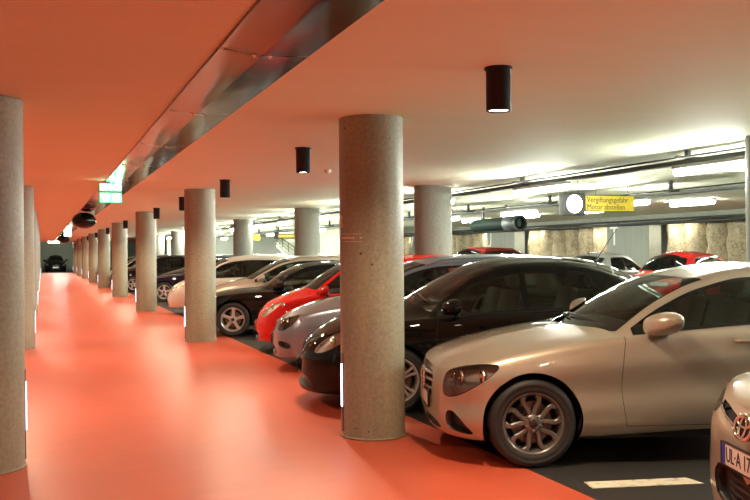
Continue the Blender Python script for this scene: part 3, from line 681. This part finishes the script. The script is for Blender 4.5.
# right-hand wall: concrete panels, between them recesses with bored piles
PAN = [(23.62+S_C*k, 25.93+S_C*k if k == 0 else 26.05+S_C*k) for k in range(-4, 7)]
b = MB()
for y0, y1 in PAN: b.box((WALL_B+.25, (y0+y1)/2, H/2), (.5, y1-y0, H))
b.box((WALL_B+1.75, 39, H/2), (.3, 96, H))
b.box((WALL_B+.18, 39, H-.10), (.4, 96, .2))
stru('wall_right', b, conc_wall)
rock = mat('pile_rock', (.45, .36, .22), .85)
co = coords(rock); r1 = nz(rock, co, 3.2, 8, .65); r2 = nz(rock, coords(rock, (2, 2, .3)), 1.5, 5); r3 = nz(rock, co, 16, 6, .7)
c = ramp(rock, r1, [(.34, (.045, .03, .012)), (.47, (.30, .21, .10)), (.62, (.55, .48, .34))]); c = mixc(rock, .5, c, ramp(rock, r2, [(.3, (.13, .085, .035)), (.7, (.52, .45, .31))]))
c = mixc(rock, .45, c, ramp(rock, r3, [(.36, (.06, .045, .02)), (.55, (.55, .46, .30))])); L(rock, c, bsdf(rock).inputs['Base Color']); bump(rock, r3, .7, .05)
for i in range(len(PAN)-1):
    y0, y1 = PAN[i][1], PAN[i+1][0]
    if y1 > 80: break
    n_p = 7; dy = (y1-y0)/n_p; b = MB()
    for k in range(n_p):
        cy = y0+dy*(k+.5); vs = []; nu, nz_ = 14, 20
        for q in range(nz_+1):
            for u in range(nu+1):
                a = R_(90+180*u/nu); z = H*q/nz_; r = dy*.53
                d = noise.fractal(Vector((cy*3+math.sin(a)*1.2, math.cos(a)*1.2+i, z*2.2)), .8, 2.1, 5)*.075
                vs.append((WALL_B+1.0+math.cos(a)*(r+d), cy-math.sin(a)*(r+d)*-1, z))
        b.add(vs, [(q*(nu+1)+u, q*(nu+1)+u+1, (q+1)*(nu+1)+u+1, (q+1)*(nu+1)+u) for q in range(nz_) for u in range(nu)], 0, True)
    stru('wall_piles_%d' % (i+1), b, rock)
wm = mat('letter_white', (.85, .86, .82), .5)
for ch, k in (('T', 0), ('U', 1), ('V', 2), ('W', 3)):
    yc = 25.55 if k == 0 else 25.55+S_C*k+1.5*0+ (1.6 if k == 1 else .8)*0
    yc = {'T': 25.5, 'U': 35.0-.28, 'V': 43.55, 'W': 52.3}[ch]
    t = text('wall_letter', ch, .98, wm, frame((WALL_B-.004, yc, 2.06), (0, -1, 0), (0, 0, 1)), None, .004, .9 if ch == 'T' else .75)
    tag(t, 'large white letter %s on a concrete panel of the rear wall' % ch, 'letter')

# ------------------------------------------------------------ columns
strip_on = mat('strip_light', (.8, .8, .9), .4, emit=(.82, .84, 1.0), es=STRIP_E)
strip_box = mat('strip_housing', (.10, .10, .12), .35, .3)
ORD = ['first', 'second', 'third', 'fourth', 'fifth', 'sixth', 'seventh', 'eighth', 'ninth']
def column(x, y, r, m, label, group, strip=0):
    t = thing('concrete_column', label, 'column', (x, y, 0), 0, group)
    b = MB(); b.lathe([(r, 0), (r, .04), (r, 1.1), (r, 2.0), (r, H)], n=72); sh = b.build('shaft', m, t, fixn=False)
    b = MB(); b.lathe([(r+.002, 0), (r+.009, .004), (r+.009, .012), (r+.002, .02)], n=72); b.build('base_joint', m, t, fixn=False)
    if strip:
        b = MB(); b.box((strip*(r-.002), 0, .39), (.016, .05, .68), 0, None, .006); h = b.build('strip_housing', strip_box, t)
        b = MB(); b.box((strip*(r+.007), 0, .45), (.008, .034, .37), 0, None, .006); b.build('light_strip', strip_on, h)
    return t
C1, L1 = 7.0611, 7.0769
cols = []
for k in range(9):
    lab = 'big concrete column in the foreground beside the silver car' if k == 0 else 'concrete column in the right-hand row, %s behind the big foreground one' % ORD[k-1]
    cols.append(column(2.6983, C1+S_C*k, .2807, conc_col, lab, 'concrete columns along the right of the red aisle', -1))
for k in range(8):
    lab = 'concrete column cut by the left frame edge' if k == 0 else 'concrete column in the left-hand row, %s behind the one at the frame edge' % ORD[k-1]
    column(-.4124, L1+S_C*k, .2807, conc_col, lab, 'concrete columns along the left of the red aisle', 1)
for k in range(7):
    lab = ('grey concrete column at the right frame edge behind the silver car' if k == 0 else 'thick grey-green column behind the black hatchback, right of the big foreground column' if k == 1 else
           'thick grey column behind the row of parked cars, %s beyond the one by the black hatchback' % ORD[k-2])
    y = 6.75 if k == 0 else 6.1802+7.831*k
    column(7.10 if k == 0 else 6.5334, y, .3386, conc_grey, lab, 'thick columns behind the parked cars')
# lettering that wraps the side of the big column
pk = mat('faded_pink_paint', (.75, .52, .42), .6)
cx, cy, cr = 0, 0, .2807
def on_col(az, z, out=.003):
    a = R_(az); n_ = Vector((math.cos(a), math.sin(a), 0)); return Vector((cx, cy, z))+n_*(cr+out), n_
p, n_ = on_col(181, 1.86); o = text('column_letter', 'R', .16, pk, frame(p, Vector((0, 0, 1)).cross(n_), (0, 0, 1)), cols[0], .003, .8)
for z in (1.755, 1.690):
    b = MB(); b.lathe([(cr+.0012, z-.002), (cr+.002, z), (cr+.0012, z+.002)], n=24, a0=R_(180), a1=R_(232)); o = b.build('painted_line', pk, cols[0], fixn=False); o.location = (0, 0, 0)
b = MB()
for i, az in enumerate([185+2.6*k for k in range(13)]+[229, 231.5]):
    a = R_(az); b.box((cr*math.cos(a), cr*math.sin(a), 1.722), (.004, .009, .014 if i % 3 else .020), 0, Matrix.Rotation(a, 3, 'Z'))
b.build('painted_caption', pk, cols[0])
# ------------------------------------------------------------ lamps, ducts and signs
can_m = mat('can_black', (.012, .012, .013), .6, .0, spec=.25)
can_on = mat('can_lamp', (1, .95, .85), .3, emit=(1, .93, .8), es=14)
def build_downlight():
    t = thing('ceiling_downlight', '', 'lamp', (0, 0, 0))
    b = MB(); b.lathe([(.0, H), (.09, H), (.09, H-.012), (.079, H-.014), (.079, H-.275), (.076, H-.278), (.070, H-.278), (.068, H-.24), (0, H-.235)], n=40); b.build('can', can_m, t, fixn=False)
    b = MB(); b.lathe([(0, H-.262), (.045, H-.264), (.068, H-.268)], n=32); b.build('lamp_glass', can_on, t)
    ld = bpy.data.lights.new('downlight_bulb', 'SPOT'); ld.energy = DOWN_W; ld.color = DOWN_COL; ld.spot_size = R_(164); ld.spot_blend = .5; ld.shadow_soft_size = .07
    l = bpy.data.objects.new('bulb', ld); COL.objects.link(l); l.parent = t; l.location = (0, 0, H-.285)
    return t
proto = build_downlight(); first = True
lamp_left = bpy.data.lights['downlight_bulb'].copy(); lamp_left.energy = DOWN_W*1.0
for side, x in (('right', 2.72), ('left', -.41)):
    for k in range(-3, 17):
        y = 4.83+4.414*k
        if y > 78: break
        if k < -2 or (side == 'left' and k in (-2, 0)): continue
        o = proto if first else copy_tree(proto); first = False; o.location = (x, y, 0)
        if side == 'left' and k > 0: o.children[[c.type for c in o.children].index('LIGHT')].data = lamp_left
        if side == 'right':
            lb = ('black can lamp nearest the camera, hanging right of the big column' if k == 0 else 'black can lamp just left of the big foreground column' if k == 1 else 'can lamp over the aisle edge, %s behind the one left of the big column' % ORD[k-2] if 1 < k < 9 else 'tiny can lamp far down the right side of the aisle' if k > 8 else 'can lamp of the right row beyond the picture edge')
        else: lb = 'black can lamp of the left row hidden behind the left columns'
        o['label'] = lb; o['group'] = 'black can lamps under the ceiling' if side == 'right' else 'can lamps hidden behind the left columns'
# fluorescent battens under their trunking
tube_on = mat('tube_glow', (1, 1, 1), .4, emit=TUBE_COL, es=TUBE_E)
bat_m = mat('batten_grey', (.55, .56, .52), .45)
steel = mat('galvanised_steel', (.20, .21, .19), .42, .7)
dsteel = mat('dark_steel', (.05, .055, .05), .5, .3)
def build_batten(ln=1.5):
    t = thing('fluorescent_light', '', 'lamp')
    b = MB(); b.box((0, 0, .055), (.09, ln, .05), 0, None, .01); b.build('batten', bat_m, t)
    b = MB(); n = 12
    b.tube([(0, -ln/2+.02, 0), (0, -ln/2+.05, 0), (0, ln/2-.05, 0), (0, ln/2-.02, 0)], [.028, .045, .045, .028], 16); b.build('tube', tube_on, t)
    return t
bp = build_batten(); first = True
tube_dim = mat('tube_glow_far', (1, 1, 1), .4, emit=TUBE_COL, es=TUBE_E*.45)
def batten(x, y, z, lab, grp, rz=0, dim=False):
    global first
    o = bp if first else copy_tree(bp); first = False; o.location = (x, y, z); o.rotation_euler = (0, 0, rz); o['label'] = lab; o['group'] = grp
    if dim:
        t_ = o.children[1] if o.children[1].name.startswith('tube') else o.children[0]; t_.material_slots[0].link = 'OBJECT'; t_.material_slots[0].material = tube_dim
    return o
for k in range(-2, 14):
    y = 11.35+3.74*(k)
    lab = {0: 'glowing tube light left of the yellow hanging sign', -1: 'long glowing tube light at the right edge of the picture'}.get(k, 'tube light of the nearer row, %s beyond the one near the yellow sign' % ORD[k-1] if 0 < k <= 9 else 'tiny tube light far down the nearer row' if k > 9 else 'tube light of the nearer row beyond the right picture edge' )
    batten(7.1, y, 2.525, lab, 'tube lights of the first row')
for k in range(-3, 12):
    y = 16.9+3.74*k
    lab = {0: 'short-looking tube light above the green fan cylinder'}.get(k, 'tube light of the second row, %s beyond the one above the green fan' % ORD[k-1] if 0 < k <= 9 else 'tiny tube light far down the second row' if k > 9 else 'tube light of the second row toward the right picture edge')
    batten(10.0, y, 2.445, lab, 'tube lights of the second row')
def trunking(x, z, y0, y1, label):
    t = thing('cable_trunking', label, 'trunking', (x, y0, z))
    b = MB(); b.box((0, (y1-y0)/2, 0), (.12, y1-y0, .05)); b.build('tray', dsteel, t)
    b = MB(); b.tube([(.13, 0, .02), (.13, y1-y0, .02)], .025, 10); b.build('pipe', steel, t)
    b = MB(); b.tube([(-.11, 0, .05), (-.11, y1-y0, .05)], .012, 8); b.build('cable', M['black_plastic'], t)
    y = .9
    while y < min(y1-y0, 48):
        h = MB(); h.box((0, y, (H-z)/2), (.05, .05, H-z)); h.box((0, y, .05), (.34, .05, .03)); h.build('hanger', dsteel, t); y += 3.74
for k in range(-1, 12):
    batten(14.4, 12.6+3.74*k, 2.688, 'tube light fixed to the ceiling above the cars at the rear wall', 'tube lights above the rear cars', 0, True)
trunking(7.1, 2.63, -4, 66, 'dark cable tray carrying the nearer row of tube lights')
trunking(10., 2.55, -4, 66, 'dark cable tray above the second lane with the farther tube lights')
b = MB(); b.tube([(WALL_B-.16, -5, 2.47), (WALL_B-.16, 78, 2.47)], .05, 12); b.tube([(WALL_B-.30, -5, 2.58), (WALL_B-.30, 78, 2.58)], .03, 10)
tag(b.build('wall_pipe', dsteel), 'dark pipes running along the top of the rear wall', 'pipe')
# wall washers in the pile recesses
def build_wash():
    t = thing('wall_washer_lamp', '', 'lamp'); b = MB(); b.box((0, 0, 0), (.14, 1.2, .07), 0, None, .012); b.build('housing', bat_m, t)
    b = MB(); b.box((0, 0, -.042), (.10, 1.14, .016), 0, None, .005); b.build('diffuser', mat('washer_glow', (1, 1, 1), .4, emit=(1, .97, .80), es=75), t); return t
wp = build_wash(); f1 = True
for i in range(len(PAN)-1):
    for q, y in ((0, PAN[i][1]+.85), (1, PAN[i+1][0]-.95)):
        if y < 8 or y > 64: continue
        o = wp if f1 else copy_tree(wp); f1 = False; o.location = (WALL_B+.20, y, H-.245)
        ch = 'STUVWXYZ'[min(7, max(0, i-3))]; ch2 = 'STUVWXYZ'[min(7, max(0, i-2))]
        o['label'] = ('lamp lighting the rough piles just beyond wall panel %s' % ch) if q == 0 else 'lamp lighting the rough piles on the near side of wall panel %s' % ch2
        o['group'] = 'wall lamps in the pile recesses'
# mirrored V-shaped channel along the aisle ceiling
mir = mat('polished_panel', (.14, .12, .10), .13, 1); nn = nz(mir, coords(mir, (1.2, .5, 1)), 1.1, 2); bump(mir, nn, .25, .05)
t = thing('mirrored_ceiling_channel', 'long polished dark metal channel running along the orange ceiling', 'duct', (1.19, -4, H))
y = -4.; i = 0
while y < 79:
    ln = 2.2
    for x0, z0, x1, z1 in ((-.26, -.002, -.255, -.02), (-.255, -.02, -.02, -.050), (-.02, -.050, .262, -.028), (.262, -.028, .267, -.002)):
        b = MB(); d = Vector((x1-x0, 0, z1-z0)); n_ = Vector((d.z, 0, -d.x)).normalized()*-.006; g = .006
        vs = [(x0, y+4+g, z0), (x1, y+4+g, z1), (x1, y+4+ln-g, z1), (x0, y+4+ln-g, z0)]; nq = 6; gv = []
        for a in range(nq+1):
            for c_ in range(nq+1):
                s_, r_ = a/nq, c_/nq; bow = .006*math.sin(math.pi*s_)*math.sin(math.pi*r_)*(1 if (i+a) % 2 == 0 else .6)
                gv.append((x0+d.x*s_, y+4+g+(ln-2*g)*r_, z0+d.z*s_-bow))
        b.add(gv, [(a*(nq+1)+c_, a*(nq+1)+c_+1, (a+1)*(nq+1)+c_+1, (a+1)*(nq+1)+c_) for a in range(nq) for c_ in range(nq)], 0, True)
        if y < 79: b.build('panel' if abs(x1-x0) > .1 else 'edge_strip', mir, t)
    b = MB()
    for dx, dz in ((-.06, -.044), (.03, -.046)): b.lathe([(0, -.014), (.010, -.012), (.013, 0)], 'Z', (dx, y+4+ln, dz), 10)
    b.box((0, y+4+ln, -.02), (.47, .012, .02)); 
    if i < 22: b.build('joint_bolts', M['chrome'], t)
    y += ln; i += 1
# exit signs hanging under the channel
gr_on = mat('exit_green', (0, .5, .2), .4, emit=(.16, .95, .42), es=2.6); wh_on = mat('exit_white', (1, 1, 1), .4, emit=(.70, 1, .80), es=4.5); gfr = mat('exit_frame', (.02, .20, .10), .4)
def exit_sign(x, y, label):
    t = thing('exit_sign', label, 'sign', (x, y, 0))
    for z, h, kind in ((2.665, .135, 'arrow'), (2.50, .165, 'man')):
        b = MB(); b.box((0, 0, z), (.35, .07, h), 0, None, .008); o = b.build('light_box', gfr, t)
        b = MB(); b.box((0, -.037, z), (.33, .006, h-.016)); b.build('face', gr_on, o)
        g = MB(); w = -.0415
        if kind == 'arrow':
            s = .045; g.prism([(-.012, .05), (.012, .05), (.012, -.005), (.04, .02), (.04, -.012), (0, -.052), (-.04, -.012), (-.04, .02), (-.012, -.005)], w-.002, w, 'XZY')
            g.box((-.11, w, 0), (.09, .004, h-.04)); g.box((.11, w, 0), (.09, .004, h-.04))
        else:
            g.box((.085, w, 0), (.10, .004, .13)); g.lathe([(0, w-.002), (.016, w-.002), (.016, w)], 'Y', (-.06, 0, .052), 14)
            g.tube([(-.06, w, .03), (-.068, w, -.012)], .013, 8)
            for pts in (((-.06, .028), (-.028, .008), (-.012, .028)), ((-.06, .028), (-.092, .012), (-.105, -.012)), ((-.068, -.012), (-.042, -.035), (-.046, -.065)), ((-.068, -.012), (-.088, -.045), (-.122, -.048))):
                g.tube([(px, w, pz) for px, pz in pts], .0085, 8)
            g.box((-.125, w, .03), (.04, .004, .05))
        if kind == 'arrow': g.xf(Matrix.Identity(4))
        for i in range(len(g.v)): g.v[i] = (g.v[i][0], g.v[i][1], g.v[i][2]+z)
        g.build('pictogram', wh_on, o)
    b = MB(); b.tube([(-.12, 0, 2.73), (-.12, 0, H-.06)], .006, 8); b.tube([(.12, 0, 2.73), (.12, 0, H-.06)], .006, 8); b.build('hanger', dsteel, t)
exit_sign(1.02, 14.35, 'nearer green emergency exit sign glowing under the ceiling channel')
exit_sign(1.08, 42.0, 'farther green exit sign between the two black domes')
# convex dome mirrors
dm = mat('dome_black', (.006, .007, .006), .08, spec=.35)
def dome(x, y, s, label):
    t = thing('dome_mirror', label, 'mirror', (x, y, 0)); b = MB(); b.sphere((0, 0, 2.66-.16*s), .31*s, 0, 40, 24, (1, 1, .70)); b.build('dome', dm, t)
    b = MB(); b.tube([(0, 0, 2.66-.1*s), (0, 0, H-.07)], .03, 10); b.build('stem', dsteel, t)
dome(1.04, 24.2, 1., 'bigger black convex dome hanging under the ceiling channel'); dome(1.15, 54., 1.1, 'smaller, farther black dome at the end of the aisle ceiling')
batten(1.25, 80.6, 2.688, 'tube light above the opening at the far end of the aisle', 'lights at the aisle end', math.pi/2)
# smoke detector
def detector(x, y, label):
    b = MB(); b.lathe([(0, H-.055), (.025, H-.055), (.045, H-.035), (.05, H-.01), (.06, H)], 'Z', (x, y, 0), 24); tag(b.build('smoke_detector', mat('detector_white', (.7, .6, .5), .5)), label, 'smoke detector', 'smoke detectors')
detector(3.77, 11.6, 'small smoke detector on the ceiling just left of the big column'); detector(3.3, 20.5, 'tiny smoke detector on the ceiling between two far can lamps')
# hanging warning sign
yel = mat('sign_yellow', (.62, .45, .01), .45); sfr = mat('sign_frame', (.018, .017, .015), .5)
t = thing('warning_sign', 'yellow hanging sign reading Vergiftungsgefahr Motor abstellen', 'sign', (8.47, 12.2, 2.37))
b = MB(); b.box((.51, 0, .02), (1.02, .05, .29)); b.build('sign_panel', sfr, t); b = MB(); b.box((.515, -.028, .02), (.985, .008, .255)); b.build('yellow_face', yel, t)
for s, z in (('Vergiftungsgefahr', .075), ('Motor abstellen', -.045)):
    text('lettering', s, .130, M['ink'], frame((.05, -.0335, z), (1, 0, 0), (0, 0, 1)), t, .001, .92, 'LEFT')
for x in (.25, .9):
    b = MB(); b.tube([(x, 0, .16), (x, 0, H-2.37)], .004, 6); b.build('suspension_wire', dsteel, t)
t = thing('round_signal_lamp', 'dark square box with a glowing white disc left of the yellow sign', 'signal lamp', (8.245, 12.2, 2.37))
b = MB(); b.box((0, 0, .0), (.41, .16, .37), 0, None, .01); b.build('lamp_box', sfr, t)
b = MB(); b.lathe([(0, -.092), (.12, -.090), (.150, -.082), (.152, -.078)], 'Y', n=40); b.build('lamp_disc', mat('signal_glow', (1, 1, 1), .4, emit=(1, .97, .93), es=5), t)
b = MB(); b.tube([(-.12, 0, .18), (-.12, 0, H-2.37)], .005, 6); b.tube([(.12, 0, .18), (.12, 0, H-2.37)], .005, 6); b.build('suspension_wire', dsteel, t)
def dir_sign(x, y, w_, label, box=True):
    t = thing('direction_sign', label, 'sign', (x, y, 2.32)); b = MB(); b.box((w_/2, 0, 0), (w_, .06, .30), 0, None, .006); b.build('sign_panel', sfr, t)
    b = MB(); b.box((w_/2+(.08 if box else 0), -.034, 0 if not box else -.04), (w_-(.2 if box else .04), .008, .26 if not box else .12)); b.build('yellow_face', yel, t)
    if box: b = MB(); b.box((w_/2+.02, -.034, .09), (w_*.62, .008, .05)); b.build('white_bar', mat('sign_white', (.85, .8, .6), .4, emit=(1, .9, .6), es=.8), t)
    b = MB(); b.tube([(.1, 0, .14), (.1, 0, H-2.32)], .006, 6); b.tube([(w_-.1, 0, .14), (w_-.1, 0, H-2.32)], .006, 6); b.build('suspension_wire', dsteel, t)
dir_sign(8.80, 34.2, 1.0, 'black and yellow hanging sign in front of the far stairs'); dir_sign(8.95, 39.5, .55, 'small plain yellow sign left of the far stairs', False)
# jet fan
t = thing('jet_fan', 'dark green cylinder fan hanging under the ceiling', 'fan', (11., 19.7, 2.29)); gm = mat('fan_green', (.004, .009, .006), .6, .0, spec=.05)
b = MB(); b.lathe([(.10, -1.22), (.155, -1.20), (.165, -1.1), (.165, -.5)], 'Y', n=36); b.lathe([(.165, .2), (.165, 1.15), (.14, 1.22), (.0, 1.23)], 'Y', n=36); b.lathe([(.165, -.5), (.165, .2)], 'Y', n=36); b.build('silencer', gm, t)
b = MB(); b.lathe([(.166, -1.2), (.205, -1.19), (.205, -.62), (.166, -.6)], 'Y', n=36); b.lathe([(.0, -1.0), (.15, -1.0)], 'Y', n=24, mi=0); b.build('fan_ring', dsteel, t)
b = MB(); b.box((0, -.5, .3), (.05, .05, .36)); b.box((0, .7, .3), (.05, .05, .36)); b.build('hanger', dsteel, t)
# stairs at the far side
t = thing('staircase', 'far concrete staircase with dark railing behind the columns', 'staircase', (12.6, 39.5, 0)); pale = mat('stair_plaster', (.66, .66, .56), .7)
b = MB()
for k in range(15): b.box((.65, .3+.6*k, .085+.145*k), (1.3, .62, .17))
b.prism([(0, -.25), (9., 1.95), (9., 2.20), (0, .0)], 0, .12, 'YZX'); b.build('flight', pale, t)
b = MB(); b.tube([(.02, .2, 1.0), (.02, 9.0, 3.0-.38)], .03, 8)
for k in range(8): yy = .3+1.22*k; z0 = .0+.245*yy; b.tube([(.02, yy, z0), (.02, yy, min(2.7, .95+.185*yy))], .022, 6)
for q in (.35, .65): b.tube([(.02, .2, q), (.02, 9.0, 2.1+q*.55)], .015, 6)
b.build('railing', dsteel, t)
b = MB(); b.box((14.2, 45, H/2), (.25, 13, H)); b.box((16.6, 52, H/2), (4.8, .25, H)); stru('wall_stair', b, pale)
b = MB(); b.box((13.9, 62, H/2), (11.4, .3, H)); stru('wall_side', b, mat('pale_wall', (.72, .76, .66), .7))
# bay line stubs on the asphalt
def line(p, q, w_, label):
    p, q = Vector((*p, 0)), Vector((*q, 0)); d = (q-p).normalized(); s_ = Vector((-d.y, d.x, 0))*w_/2
    b = MB(); a = [p-s_, q-s_+d*.05, q+s_, p+s_]; b.add([(v.x, v.y, .0035) for v in a]+[(v.x, v.y, 0.0005) for v in a], [(0, 1, 2, 3), (0, 1, 5, 4), (1, 2, 6, 5), (2, 3, 7, 6), (3, 0, 4, 7)])
    return tag(b.build('bay_marking', white_line), label, 'floor marking', 'painted bay markings')
line((3.45, 4.94), (4.17, 4.76), .16, 'cream painted bay line on the dark asphalt beside the silver car')
# ------------------------------------------------------------ the parked cars
def paintm(name, col, metal=.0, rough=.35):
    m = mat(name, col, rough, metal, 1. if metal > .3 or col[0] > .1 else .6, coat_r=.02, spec=.5 if metal > .3 else 0.)
    nt = m.node_tree; b = bsdf(m); out = nt.nodes['Material Output']; g = N(m, 'ShaderNodeNewGeometry'); d = N(m, 'ShaderNodeBsdfDiffuse'); d.inputs[0].default_value = (.035, .033, .03, 1)
    mx = N(m, 'ShaderNodeMixShader'); L(m, g.outputs['Backfacing'], mx.inputs[0]); L(m, b.outputs[0], mx.inputs[1]); L(m, d.outputs[0], mx.inputs[2]); L(m, mx.outputs[0], out.inputs[0])
    return m
PT = dict(silver=paintm('paint_silver', (.40, .345, .275), .45, .36), black=paintm('paint_black', (.006, .0055, .005), .0, .3), greyblue=paintm('paint_grey_blue', (.20, .22, .27), .7, .33),
    red=paintm('paint_red', (.52, .012, .010), .1, .35), champagne=paintm('paint_champagne', (.50, .43, .345), .5, .34), cream=paintm('paint_cream', (.62, .57, .50), .2, .35),
    navy=paintm('paint_navy', (.010, .008, .022), .1, .3), lightsilver=paintm('paint_light_silver', (.50, .53, .50), .6, .35), charcoal=paintm('paint_charcoal', (.03, .03, .032), .4, .35))
GRP = 'cars parked along the right of the red aisle'
def car(S, pose, label, cat, P, group=GRP, name='car', plate=True, txt=None):
    x, y, th = pose; root = thing(name, label, cat, (x, y, 0), math.pi-th, group)
    body, G = build_car(S, root, P); XF = max(S['Xf']); XR = min(S['Xr'])
    if plate: number_plate(root, XF+.004+S.get('plate_dx', 0), S.get('plate_z', .42), txt)
    number_plate(root, XR-.004, S.get('rplate_z', .75), None, True)
    if S.get('roof_rails'):
        for sg in (1, -1):
            b = MB(); zc = pchip(S['zr']); pts = [(xx, sg*(S['W']-.062)*.90*1-sg*(zc(xx)-.93)*S['tum'], zc(xx)+.045-(.05 if i in (0, 8) else 0)) for i, xx in enumerate([-1.1-.22*k for k in range(9)])]
            b.tube(pts, .016, 8); b.build('roof_rail', P, root)
    return root
def wipers(root, S):
    zc = pchip(S['zc']); zr = pchip(S['zr']); x0 = S['ws'][0]
    for (ya, yb, dx) in ((.55, -.05, -.12), (.02, -.58, -.10)):
        pts = []
        for k in range(7):
            s = k/6; y = ya+(yb-ya)*s; yy = abs(y)/.62; x = x0-.08-.22*yy**2*.8-.03*s-.02
            zz = zc(x)-(zc(x)-max(zr(x), .9))*min(1, yy**2) ; pts.append((x, y, zz+.022))
        b = MB(); b.tube(pts, .009, 6); b.build('wiper', M['black_plastic'], root)
silver = car(SEDAN, (3.615, 6.318, .30), 'silver saloon with twin-spoke wheels, biggest car in the foreground', 'car', PT['silver'], name='saloon_car', txt=None)
wipers(silver, SEDAN)
COMPACT['plate_z'] = .54
champ = car(COMPACT, (4.10, 2.99, .34), 'champagne hatchback cut by the right frame edge, plate starting UL A17', 'car', PT['champagne'], name='hatchback_car', txt='UL\u00b7A 17')
e = MB(); n = 40
for (ry, rz, r) in ((.088, .060, .009), (.030, .055, .007), (.066, .026, .007)):
    e.tube([(0, ry*math.cos(2*math.pi*k/n), (.026 if rz == .026 else 0)+rz*math.sin(2*math.pi*k/n)) for k in range(n+1)], r, 8)
e.xf(Matrix.Translation((.94, 0, .72)) @ Matrix.Rotation(R_(-14), 4, 'Y')); e.build('oval_emblem', M['chrome'], champ)
e = MB(); e.lathe([(0, -.008), (.09, -.008), (.095, -.012)], 'X', (0, 0, 0), 32); e.v = [(x, y, z*.7) for x, y, z in e.v]; e.xf(Matrix.Translation((.932, 0, .72)) @ Matrix.Rotation(R_(-14), 4, 'Y')); e.build('emblem_plate', M['dark_metal'], champ)
hatch = car(HATCH, (3.522, 8.709, .30), 'black hatchback between the silver saloon and the grey-blue people carrier', 'car', PT['black'], name='hatchback_car')
wipers(hatch, HATCH)
b = MB(); b.tube([(-2.3, 0, 1.47), (-2.62, 0, 1.93)], [.006, .003], 6); b.tube([(-2.26, 0, 1.45), (-2.34, 0, 1.51)], .016, 8); b.build('roof_aerial', M['black_plastic'], hatch)
mpv = car(MPV, (3.95, 11.5, .30), 'grey-blue people carrier with roof rails beyond the black hatchback', 'car', PT['greyblue'], name='people_carrier')
onebox = car(ONEBOX, (4.15, 13.7, .30), 'small red one-box hatchback in the front row', 'car', PT['red'], name='hatchback_car')
coupe = car(COUPE, (3.642, 17.171, .30), 'black saloon with five-spoke silver wheels beyond the small red hatchback', 'car', PT['black'], name='saloon_car')
def repaint(root, P, G=None):
    for ch in root.children_recursive:
        for s in ch.material_slots:
            if s.material and s.material.name.startswith('paint_'): s.link = 'OBJECT'; s.material = P
def dup(src, pose, label, P, group=GRP):
    r = copy_tree(src); x, y, th = pose; r.location = (x, y, 0); r.rotation_euler = (0, 0, math.pi-th); r['label'] = label; r['group'] = group
    old = src.children[0]
    def walk(a, b):
        for ca in [a]+list(a.children_recursive):
            if ca.type != 'MESH': continue
            for s in ca.material_slots:
                if s.material and s.material.name.startswith('paint_') and s.material != P: s.link = 'OBJECT'; s.material = P
    walk(r, None); return r
dup(mpv, (4.4, 20.0, .30), 'champagne car with a greenish windscreen behind the black saloon', PT['champagne'])
dup(onebox, (4.0, 23.1, .30), 'small cream car poking out left of the column next behind the big one', PT['cream'])
dup(hatch, (5.2, 26.6, .30), 'dark car hidden behind the small cream car', PT['charcoal'])
dup(coupe, (4.0, 29.98, .30), 'dark navy car with bright wheels between the second and third right-row columns', PT['navy'])
dup(mpv, (5.0, 33.9, .30), 'dark tall car whose roof shows just above the navy car', PT['charcoal'])
dup(hatch, (3.78, 38.1, .30), 'black car with its wheel showing between the third and fourth right-row columns', PT['black'])
for k, (S_, P_, lb) in enumerate(((mpv, 'charcoal', 'dark car partly seen left of the fourth right-row column'), (onebox, 'lightsilver', 'pale car far along the row'), (hatch, 'black', 'far black car near the fifth column'), (mpv, 'black', 'far dark car almost at the end of the row'))):
    dup(S_, (3.9, 41.4+3.2*k, .30), lb, PT[P_])
# rear row, noses to the wall, tails towards the lane
BG = 'cars parked against the rear wall'
dup(onebox, (16.96, 18.45, math.pi-.4), 'red hatchback seen from behind, parked against the rear wall', PT['red'], BG)
dup(hatch, (17.25, 22.45, math.pi-.4), 'silver hatchback seen from behind left of the red one at the rear wall', PT['lightsilver'], BG)
dup(coupe, (17.5, 25.5, math.pi-.4), 'dark low car between the red tall car and the silver hatchback at the rear wall', PT['charcoal'], BG)
suv = dup(mpv, (17.5, 29.2, math.pi-.4), 'dark red tall car at the rear wall under the green fan', paintm('paint_dark_red', (.22, .012, .012), .1), BG); suv.scale = (1.13, 1.13, 1.13)
dup(hatch, (17.25, 14.6, math.pi-.4), 'dark car right of the red hatchback at the rear wall', PT['charcoal'], BG)
dup(hatch, (1.1, 83.9, -math.pi/2), 'black hatchback parked in the opening at the far end of the aisle', PT['black'], 'car at the aisle end')
